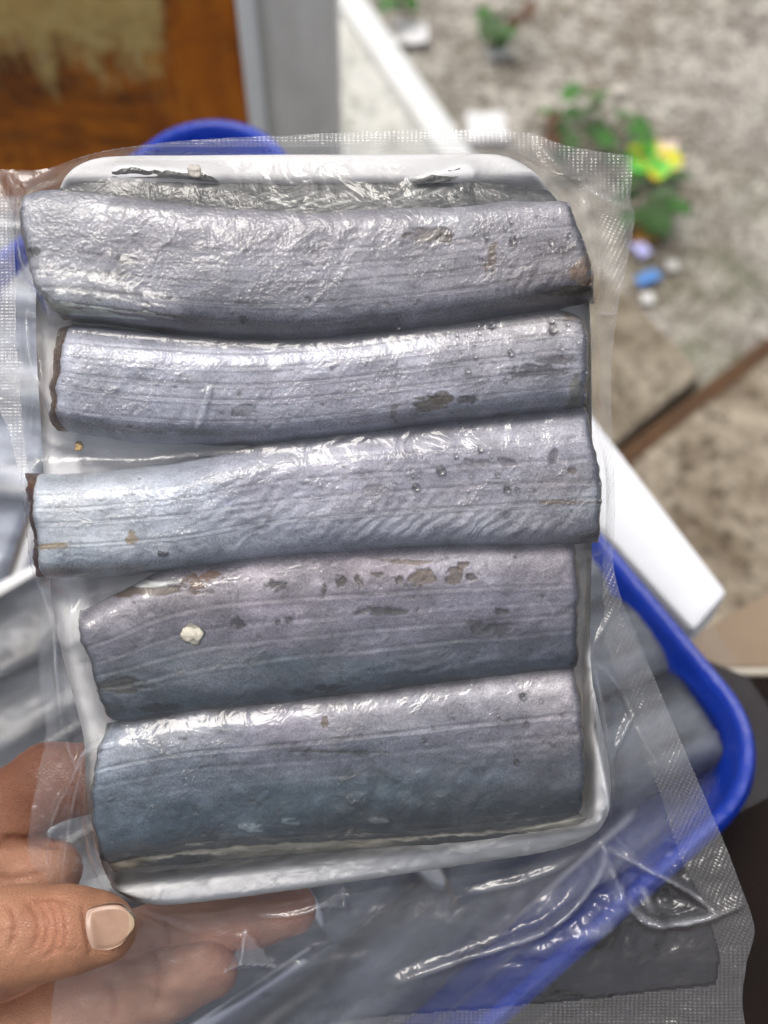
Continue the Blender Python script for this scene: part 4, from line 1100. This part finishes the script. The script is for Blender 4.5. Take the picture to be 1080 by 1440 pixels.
# condensation
import bmesh
bm = bmesh.new(); bmesh.ops.create_icosphere(bm, subdivisions=3, radius=1)
for v in bm.verts:
    if v.co.z < 0: v.co.z *= 0.12
    else: v.co.z *= 0.8
DROP = bpy.data.meshes.new('water_drop'); bm.to_mesh(DROP); bm.free(); DROP.materials.append(M_DROP)
for p in DROP.polygons: p.use_smooth = True
drops = [(683, 331, 4), (721, 338, 5), (775, 340, 4), (718, 310, 3), (710, 319, 2.5), (775, 450, 4.5), (777, 463, 5.5), (718, 496, 4), (692, 456, 4), (657, 521, 3.5), (710, 534, 2.5), (647, 490, 2), (627, 484, 2), (642, 470, 2.5), (655, 470, 2),
         (672, 457, 2.5), (560, 460, 3), (620, 661, 6), (585, 685, 5), (675, 631, 4), (641, 640, 3), (662, 668, 3), (699, 667, 3), (713, 688, 4.5), (727, 688, 3), (711, 722, 3.5), (735, 979, 4.5), (740, 1017, 3), (726, 1071, 3.5), (580, 668, 2.5), (588, 668, 2.5),
         (586, 716, 2), (592, 720, 2), (668, 500, 2.5), (615, 500, 2), (623, 520, 2), (800, 330, 3), (690, 460, 2), (760, 985, 2.5), (790, 490, 2.5), (812, 480, 3), (700, 1005, 2), (745, 640, 2), (690, 640, 2), (636, 505, 2), (798, 455, 3), (760, 352, 2), (705, 352, 2)]
rs = random.Random(3)
for k in range(46):
    cx_, cy_ = rs.choice([(720, 330), (690, 490), (760, 460), (660, 670), (740, 1000)])
    drops.append((min(815, rs.gauss(cx_, 55)), rs.gauss(cy_, 26), rs.uniform(0.9, 1.9)))
for (px, py, r_) in drops:
    o = put('water_drop', DROP, None, PACK @ T(*L(px, py, film_z(px, py) + 0.0002)) @ Matrix.Scale(r_ * PX * 1.15, 4))
    wh = 'topmost' if py < 442 - (px - 540) * 0.1 else 'second' if py < 590 else 'third' if py < 765 else 'fourth' if py < 945 else 'lowest'
    tag(o, 'tiny clear water drop on the film over the %s fish piece' % wh, 'water drop', 'water drops over the %s fish piece' % wh)

# ------------------------------------------------------------------ the hand
def surface_nets(Fv, org, st):
    s_ = Fv < 0
    nx, ny, nz = Fv.shape
    cs = np.zeros((nx - 1, ny - 1, nz - 1)); acc = np.zeros(cs.shape + (3,))
    crn = [(i, j, k) for i in (0, 1) for j in (0, 1) for k in (0, 1)]
    sl = lambda A, c: A[c[0]:nx - 1 + c[0], c[1]:ny - 1 + c[1], c[2]:nz - 1 + c[2]]
    for a_ in range(8):
        for b_ in range(a_ + 1, 8):
            ca, cb = crn[a_], crn[b_]
            if sum(abs(p - q_) for p, q_ in zip(ca, cb)) != 1: continue
            fa, fb = sl(Fv, ca), sl(Fv, cb)
            m = (fa < 0) != (fb < 0)
            t = np.where(m, fa / np.where(m, fa - fb, 1), 0)
            cs += m
            for q_ in range(3):
                acc[..., q_] += np.where(m, ca[q_] + t * (cb[q_] - ca[q_]), 0)
    act = cs > 0
    idx = -np.ones(cs.shape, int); n = act.sum(); idx[act] = np.arange(n)
    ijk = np.argwhere(act)
    V = (ijk + acc[act] / cs[act][:, None]) * st + np.array(org)
    F = []
    for ax in range(3):
        sA = [slice(1, -1)] * 3; sB = [slice(1, -1)] * 3
        sA[ax] = slice(0, -1); sB[ax] = slice(1, None)
        A, B = s_[tuple(sA)], s_[tuple(sB)]
        for flip, m in ((0, A & ~B), (1, ~A & B)):
            q_ = np.argwhere(m)
            off = np.array([1, 1, 1]); off[ax] = 0
            q_ = q_ + off
            o1, o2 = [a_ for a_ in range(3) if a_ != ax]
            def g(d1, d2):
                r_ = q_.copy(); r_[:, o1] -= d1; r_[:, o2] -= d2
                return idx[r_[:, 0], r_[:, 1], r_[:, 2]]
            quad = np.stack([g(1, 1), g(0, 1), g(0, 0), g(1, 0)], 1)
            if (ax == 1) ^ bool(flip): quad = quad[:, ::-1]
            F.append(quad)
    return V, np.concatenate(F)

def hp(px, py, zmm): return L(px, py, zmm / 1000)
def chain(Pg, pts, k=0.002):
    """tapered limb through joints (px, py, z mm, radius mm)"""
    out = None
    for (a_, b_) in zip(pts[:-1], pts[1:]):
        A, B = hp(*a_[:3]), hp(*b_[:3]); ra, rb = a_[3] / 1000, b_[3] / 1000
        ab = B - A
        t = np.clip(((Pg - A) @ ab) / (ab @ ab), 0, 1)
        dd = np.linalg.norm(Pg - A - t[..., None] * ab, axis=-1) - (ra + (rb - ra) * t)
        out = dd if out is None else smin(out, dd, k)
    return out
def smin(a_, b_, k):
    hh = np.clip(0.5 + 0.5 * (b_ - a_) / k, 0, 1)
    return b_ + (a_ - b_) * hh - k * hh * (1 - hh)

st = 0.00068
lo = hp(-470, 1720, -46); hi = hp(500, 990, 34)
lo = np.minimum(lo, hi); hi = np.array([0.0, 0.0, 0.034]); lo[2] = -0.050
hi[0] = hp(500, 0, -10)[0]; hi[1] = hp(0, 990, -10)[1]
ax_ = [np.arange(lo[q_], hi[q_], st) for q_ in range(3)]
Pg = np.stack(np.meshgrid(*ax_, indexing='ij'), -1).astype(np.float32)
palm = chain(Pg, [(-430, 1470, -18, 21), (-270, 1390, -24, 20), (-150, 1300, -27, 15), (-95, 1225, -25, 12.5)], 0.008)
palm = smin(palm, chain(Pg, [(-330, 1450, -24, 20), (-150, 1390, -27, 13)], 0.008), 0.010)
palm = smin(palm, chain(Pg, [(-330, 1500, -24, 19), (-140, 1480, -27, 12.5)], 0.008), 0.010)
palm = smin(palm, chain(Pg, [(-340, 1550, -24, 17), (-150, 1560, -26, 11.5)], 0.008), 0.010)
thumb = chain(Pg, [(-330, 1420, -8, 17), (-170, 1360, 6, 13.0), (-50, 1328, 13.5, 11.0), (30, 1314, 15.5, 10.9), (90, 1308, 15.2, 9.8), (141, 1305, 13.6, 8.7)], 0.004)
web = chain(Pg, [(-170, 1330, -4, 10), (-90, 1250, -16, 10), (-40, 1215, -19, 9)], 0.006)
index = chain(Pg, [(-95, 1225, -25, 12), (-10, 1150, -25, 11), (70, 1100, -23, 10.2), (200, 1085, -20, 9), (300, 1090, -16.5, 7.6)], 0.003)
middle = chain(Pg, [(-150, 1390, -29, 11.5), (0, 1358, -31, 10), (130, 1336, -30, 9.2), (215, 1318, -25, 8.3), (300, 1300, -19.5, 7.9), (360, 1289, -15.5, 7.7), (408, 1278, -12.0, 6.9)], 0.003)
ring = chain(Pg, [(-140, 1490, -27, 11.5), (0, 1462, -27, 10.2), (90, 1432, -22, 9.8), (170, 1406, -17, 9.2), (235, 1386, -13, 8.8), (293, 1364, -10.6, 7.7)], 0.003)
little = chain(Pg, [(-150, 1570, -26, 10.5), (-20, 1550, -26, 9), (80, 1512, -22, 8.4), (150, 1485, -17, 7.6), (195, 1470, -14, 6.6)], 0.003)
web2 = chain(Pg, [(-160, 1340, -22, 15), (-60, 1262, -24, 12.5), (30, 1232, -25, 9.5), (75, 1222, -25, 8)], 0.006)
palm = smin(palm, web2, 0.006)
thumb = smin(thumb, web, 0.006)
hand = np.minimum(np.minimum(smin(thumb, palm, 0.007), smin(index, palm, 0.004)), np.minimum(np.minimum(smin(middle, palm, 0.003), smin(ring, palm, 0.003)), smin(little, palm, 0.003)))
# the plain of the nail: a shallow bed cut in the back of the thumb
HV, HF = surface_nets(hand, lo, st)
# finer relief on the skin: joint creases, nail fold, pulp bulges
k_ = (D - HV[:, 2]) / D * PX
hx, hy = HV[:, 0] / k_ + 540, 720 - HV[:, 1] / k_
e1_ = np.zeros((len(HV), 3))
fn = np.cross(HV[HF[:, 1]] - HV[HF[:, 0]], HV[HF[:, 2]] - HV[HF[:, 0]])
for q_ in range(4): np.add.at(e1_, HF[:, q_], fn)
nrm = e1_ / (np.linalg.norm(e1_, axis=1, keepdims=True) + 1e-12)
front = HV[:, 2] > 0.0
disp = np.zeros(len(HV)); red = np.zeros(len(HV))
def crs(pts, dep, wd, mask):
    dd, _, _, t = seg_dist(hx, hy, smooth_poly(pts, False, 6))
    gk = np.exp(-(dd / wd) ** 2) * mask * np.clip(np.sin(np.pi * np.clip(t, 0.02, 0.98)) * 1.6, 0, 1)
    disp[:] -= dep * gk; red[:] = np.maximum(red, gk * min(1, dep / 0.0005))
for dx in (0, 15, 31, 44):    # bowed folds over the thumb joint
    crs([(34 + dx, 1262), (50 + dx * 0.9, 1285), (53 + dx * 0.9, 1312), (42 + dx, 1340)], 0.00065 - 0.00006 * dx / 10, 3.0, front)
crs([(10, 1270), (22, 1300), (14, 1335)], 0.0006, 3.5, front)
crs([(40, 1268), (72, 1262), (100, 1272)], 0.0005, 2.6, front)
crs([(58, 1350), (80, 1335), (112, 1338)], 0.0004, 2.6, front)
crs([(-30, 1290), (0, 1310), (34, 1300)], 0.0004, 2.6, front)
crs([(66, 1262), (40, 1275), (30, 1295)], 0.0003, 3.0, front)
crs([(116, 1268), (120, 1300), (126, 1332), (128, 1345)], 0.0006, 3.5, front)      # nail fold
crs([(214, 1330), (222, 1370), (216, 1416)], 0.0007, 5, ~front)
crs([(150, 1375), (160, 1410), (156, 1440)], 0.0006, 5, ~front)
crs([(232, 1290), (238, 1330)], 0.0006, 5, ~front)
crs([(0, 1180), (40, 1182), (90, 1190)], 0.0010, 6, ~front)
crs([(-20, 1230), (20, 1235), (70, 1225)], 0.0006, 5, ~front)
disp += 0.00022 * fbm(hx / 16, hy / 16, 91, 3) + 0.0006 * fbm(hx / 60, hy / 60, 92, 2)
HV = HV + nrm * disp[:, None]
back_c = np.array(srgb(188, 141, 115)); thumb_c = np.array(srgb(174, 126, 97))
shade = ss(1215, 1120, hy)[:, None]      # the pack's shade, painted darker into the index finger's skin colour
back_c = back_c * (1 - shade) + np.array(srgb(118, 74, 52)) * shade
tone = np.where(front[:, None], thumb_c, back_c) * (1 + 0.25 * fbm(hx / 40, hy / 40, 93, 3))[:, None]
tone = tone * (1 - 0.35 * red[:, None]) + np.array(srgb(140, 78, 56)) * 0.35 * red[:, None]
tipm = np.maximum(np.exp(-(((hx - 345) / 55) ** 2 + ((hy - 1350) / 50) ** 2)), np.exp(-(((hx - 440) / 60) ** 2 + ((hy - 1280) / 45) ** 2)))[:, None] * (~front[:, None])
tone = tone * (1 - 0.5 * tipm) + np.array(srgb(192, 120, 102)) * 0.5 * tipm
ipk = np.exp(-(((hx - 70) / 40) ** 2 + ((hy - 1300) / 45) ** 2))[:, None] * front[:, None]
tone = tone * (1 - 0.25 * ipk) + np.array(srgb(170, 96, 72)) * 0.25 * ipk
hc = np.array(hp(-150, 1400, -20))
hand_t = thing('hand', 'left hand reaching in from the left, thumb in front of the bag, fingers behind it', 'hand', PACK @ T(*hc))
put('skin', mesh('skin', HV - hc, HF, M_SKIN, True, {'tone': np.clip(tone, 0.02, 0.9)}), hand_t)
# thumb nail: a curved plate with a pale free edge, seated on the thumb's back
na = np.array(hp(122, 1304, 24)); nb = np.array(hp(193, 1297, 23.5))
nu_, nv_ = 30, 24
nc = curve([(124, 1279), (146, 1273), (168, 1273), (181, 1282)], nu_); nd = curve([(129, 1333), (148, 1336), (168, 1330), (181, 1315)], nu_)
nl = [(124, 1279), (120, 1290), (122, 1315), (129, 1333)]; nr = [(181, 1282), (188, 1292), (188, 1304), (181, 1315)]
NP = coons([(124, 1279), (146, 1273), (168, 1273), (181, 1282)], [(129, 1333), (148, 1336), (168, 1330), (181, 1315)], nl, nr, nu_, nv_, np.linspace(0, 1, nv_))
uu, vv = np.meshgrid(np.linspace(0, 1, nu_), np.linspace(0, 1, nv_), indexing='ij')
k0 = (D - 0.021) / D * PX
gi = np.clip(np.rint(((NP[..., 0] - 540) * k0 - lo[0]) / st).astype(int), 0, hand.shape[0] - 1); gj = np.clip(np.rint(((720 - NP[..., 1]) * k0 - lo[1]) / st).astype(int), 0, hand.shape[1] - 1)
colz = hand[gi, gj, :]; neg = colz < 0
top_i = np.where(neg.any(-1), colz.shape[-1] - 1 - np.argmax(neg[..., ::-1], axis=-1), 0)
f0 = np.take_along_axis(colz, top_i[..., None], -1)[..., 0]; f1_ = np.take_along_axis(colz, np.minimum(top_i + 1, colz.shape[-1] - 1)[..., None], -1)[..., 0]
zz = lo[2] + (top_i + np.clip(-f0 / (f1_ - f0 + 1e-9), 0, 1)) * st
zz = np.maximum(zz, zz.max() - 0.0024)
for _ in range(10):
    zp = np.pad(zz, 1, mode='edge'); zz = (zp[1:-1, 1:-1] * 2 + zp[:-2, 1:-1] + zp[2:, 1:-1] + zp[1:-1, :-2] + zp[1:-1, 2:]) / 6
rimd = np.minimum(np.minimum(uu, 1 - uu + 0.04), np.minimum(vv, 1 - vv))
zz = zz + 0.00055 * ss(0.0, 0.12, rimd) - 0.00025
kk = (D - zz) / D * PX
NV = np.stack([(NP[..., 0] - 540) * kk, (720 - NP[..., 1]) * kk, zz], -1).reshape(-1, 3)
free = ss(0.86, 0.92, uu + 0.05 * fbm(vv * 4, uu * 0, 5, 2)).ravel()[:, None]; lun = ss(0.16, 0.02, uu).ravel()[:, None]
ncol = np.array(srgb(172, 138, 116)) * (1 - free) + np.array(srgb(190, 166, 138)) * free
ncol = ncol * (1 - 0.5 * lun) + np.array(srgb(200, 172, 156)) * 0.5 * lun
NB = NV.copy(); NB[:, 2] -= 0.0016
ii = np.arange(nu_ * nv_).reshape(nu_, nv_); rim = np.concatenate([ii[:, 0], ii[-1, 1:], ii[-2::-1, -1], ii[0, -2:0:-1]]); r2 = np.roll(rim, -1); nn_ = nu_ * nv_
NF = np.concatenate([grid_faces(nu_, nv_), np.stack([rim, rim + nn_, r2 + nn_, r2], 1)])
put('nail', mesh('nail', np.concatenate([NV, NB]) - hc, NF, M_NAIL, True, {'tone': np.concatenate([ncol, ncol])}), hand_t)

# ------------------------------------------------------------------ other packs lying in the blue tray
M_FILM2 = mat_film('other_bag_film', 0.012, haze_attr=False, refl=0.4, speck=0.0, wb=0.15)
def small_pack(cx, cy, z, ang, w, l, nf, labels, which, seed, tilt=(0, 0), dark=1.0, mx=0.010, my=0.004, rimz=0.006):
    """another pack of the same make: foam tray, fish pieces, clear bag"""
    MW = T(cx, cy, z) @ Matrix.Rotation(ang, 4, 'Z') @ Matrix.Rotation(tilt[0], 4, 'X') @ Matrix.Rotation(tilt[1], 4, 'Y')
    rs_ = np.random.RandomState(seed)
    # foam tray
    c4 = [(-w / 2, -l / 2), (w / 2, -l / 2), (w / 2, l / 2), (-w / 2, l / 2)]
    out = np.array([p[0] for p in rounded([Vector((*p, 0)) for p in c4], 0.016, 6)])
    me, _ = foam_tray(out, 0.0024, rimz, 0.0, -0.005, 0.005, M_FOAM)
    tag(put('foam_tray', me, None, MW), labels[0], 'foam tray', 'foam trays in the blue tray')
    # fish
    ras = []
    fl = (l - 2 * my) / nf
    for i in range(nf):
        nu, nv = 90, 30
        u, v = np.meshgrid(np.linspace(0, 1, nu), np.linspace(0, 1, nv), indexing='ij')
        x_ = (u - 0.5) * (w - mx) + 0.003 * (rs_.rand() - 0.5); yc = -l / 2 + my + fl * (i + 0.5)
        y_ = yc + (v - 0.5) * (fl + 0.0015) + 0.003 * np.sin(u * 3 + rs_.rand() * 6)
        pr = np.clip(1 - np.abs(2 * v - 1) ** 2.7, 0, 1) ** 0.5 * (0.75 + 0.25 * np.sqrt(1 - (1 - np.clip(np.minimum(u, 1 - u) / 0.04, 0, 1)) ** 2))
        z_ = 0.0115 * pr + 0.0012 * fbm(x_ / 0.02, y_ / 0.005, seed + i, 4) * pr
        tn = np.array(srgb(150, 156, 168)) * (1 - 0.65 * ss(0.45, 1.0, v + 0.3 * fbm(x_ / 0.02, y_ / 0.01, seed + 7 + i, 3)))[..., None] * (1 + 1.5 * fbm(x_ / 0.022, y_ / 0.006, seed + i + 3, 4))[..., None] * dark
        ras.append((x_, y_, z_))
        if i in which:
            ci = np.array([0, yc, 0])
            ft_ = thing('fish_piece', which[i], 'fish piece', MW @ T(*ci), 'fish pieces in the packs in the blue tray')
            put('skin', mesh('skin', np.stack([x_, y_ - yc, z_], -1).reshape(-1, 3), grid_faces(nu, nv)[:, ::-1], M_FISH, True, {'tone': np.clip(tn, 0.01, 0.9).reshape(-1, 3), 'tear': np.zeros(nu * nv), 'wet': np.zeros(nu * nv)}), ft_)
            for sd_ in (0, -1):
                a_ = np.stack([x_[sd_], y_[sd_] - yc, z_[sd_]], 1); b_ = a_.copy(); b_[:, 2] = 0.0
                b_[:, 0] += -0.0008 if sd_ == 0 else 0.0008
                Fq = grid_faces(2, nv)
                put('cut_face', mesh('cut_face', np.concatenate([a_, b_]), Fq if sd_ == 0 else Fq[:, ::-1], M_CUT, True, {'tone': np.tile(np.array(srgb(120, 100, 86)), (2 * nv, 1))}), ft_)
    # bag
    bw, bl = w + 0.036, l + 0.04
    c4 = [(-bw / 2, -bl / 2), (bw / 2, -bl / 2), (bw / 2, bl / 2), (-bw / 2, bl / 2)]
    bo = np.array([p[0] for p in rounded([Vector((*p, 0)) for p in c4], 0.003, 3)])
    s2 = 0.0018
    Xb, Yb = poly_field(bo, s2)
    xb, yb_, db, cb, ub = clip_grid(Xb, Yb, bo)
    o2 = np.full(Xb.shape, -0.02)
    for rx, ry, rz in ras:
        i_ = np.clip(np.rint((rx - Xb[0, 0]) / s2).astype(int), 0, Xb.shape[0] - 1); j_ = np.clip(np.rint((ry - Yb[0, 0]) / s2).astype(int), 0, Xb.shape[1] - 1)
        np.maximum.at(o2, (i_.ravel(), j_.ravel()), rz.ravel())
    it = inside(Xb, Yb, out); o2 = np.where(it, np.maximum(o2, rimz + 0.0002), o2)
    hh = np.maximum(o2, 0.0)
    for k in range(14): hh = np.maximum(o2, blur(hh))
    lo_ = ss(0.0, 0.015, np.where(it, 0, seg_dist(Xb, Yb, out, True)[0]))
    hh = hh + 0.0006 + lo_ * 0.0022 * fbm(Xb / 0.035 + seed, Yb / 0.03, seed + 50, 3)
    idx = -np.ones(Xb.shape, int); idx[ub] = np.arange(ub.sum())
    ii_, jj_ = np.nonzero(cb)
    Fb = np.stack([idx[ii_, jj_], idx[ii_ + 1, jj_], idx[ii_ + 1, jj_ + 1], idx[ii_, jj_ + 1]], 1)
    bt = thing('plastic_bag', labels[1], 'plastic bag', MW, 'sealed bags in the blue tray')
    put('front_film', mesh('front_film', np.stack([xb[ub], yb_[ub], hh[ub]], 1), Fb, M_FILM2), bt)
    hb_ = np.minimum(np.where(it, -0.0056, 0), hh - 0.0008)
    put('back_film', mesh('back_film', np.stack([xb[ub], yb_[ub], hb_[ub]], 1), Fb[:, ::-1], M_FILM2), bt)

a, b = G(872, 818, 0.842), G(1032, 1066, 0.842)
d_ = (b - a).normalized(); n_ = Vector((d_.y, -d_.x, 0))     # into the tray
if n_.x > 0: n_ = -n_
ca = b - d_ * 0.097 + n_ * 0.060
small_pack(ca.x, ca.y, 0.840, math.atan2(d_.y, d_.x) + math.pi / 2, 0.132, 0.19, 5,
           ['white foam tray edge lying along the right rim of the blue tray', 'clear bag spilling over the right corner of the blue tray'],
           {0: 'fish piece by the far right end of the pack next to the blue rim', 1: 'fish piece second from the far end of the pack next to the blue rim', 2: 'fish piece in the middle of the pack next to the blue rim',
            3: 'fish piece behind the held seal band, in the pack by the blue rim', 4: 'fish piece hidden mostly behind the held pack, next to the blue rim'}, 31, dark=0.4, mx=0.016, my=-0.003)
cb_ = G(40, 1170, 0.842)
small_pack(cb_.x, cb_.y, 0.846, R(33), 0.15, 0.19, 5,
           ['white foam tray under the blurred fish left of the held pack', 'clear bag round the blurred fish left of the held pack'],
           {i: l_ for i, l_ in enumerate(['lowest blurred fish piece left of the held pack', 'second lowest blurred fish piece left of the held pack', 'middle blurred fish piece left of the held pack, above the fingers',
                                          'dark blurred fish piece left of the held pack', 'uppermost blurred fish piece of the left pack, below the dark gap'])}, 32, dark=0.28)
cc_ = G(-120, 545, 0.842)
small_pack(cc_.x, cc_.y, 0.838, R(-8), 0.15, 0.20, 4,
           ['white foam tray at the left photo edge with its corner in view', 'glossy clear bag at the left photo edge beside the held pack'],
           {i: l_ for i, l_ in enumerate(['pale fish piece nearest the foam rim at the left edge', 'pale fish piece at the left edge, second from the foam rim', 'pale fish piece at the left edge, third from the foam rim', 'pale fish piece at the left edge, farthest from the foam rim'])}, 33)
e_ = (qc[2] - qc[1]); e_.z = 0; e_.normalize(); i_ = Vector((e_.y, -e_.x, 0)); i_ = i_ if i_.y > 0 else -i_
cd_ = qc[1] + e_ * 0.140 + i_ * 0.094
small_pack(cd_.x, cd_.y, 0.8185, math.atan2(-e_.y, -e_.x), 0.21, 0.135, 4,
           ['foam tray of the pack seen through the empty lower part of the held bag', 'clear bag seen through the empty lower part of the held bag'],
           {i: l_ for i, l_ in enumerate(['blurred fish piece seen through the lower bag, nearest the blue rim', 'blurred fish piece seen through the lower bag, second from the blue rim', 'blurred fish piece seen through the middle of the lower bag',
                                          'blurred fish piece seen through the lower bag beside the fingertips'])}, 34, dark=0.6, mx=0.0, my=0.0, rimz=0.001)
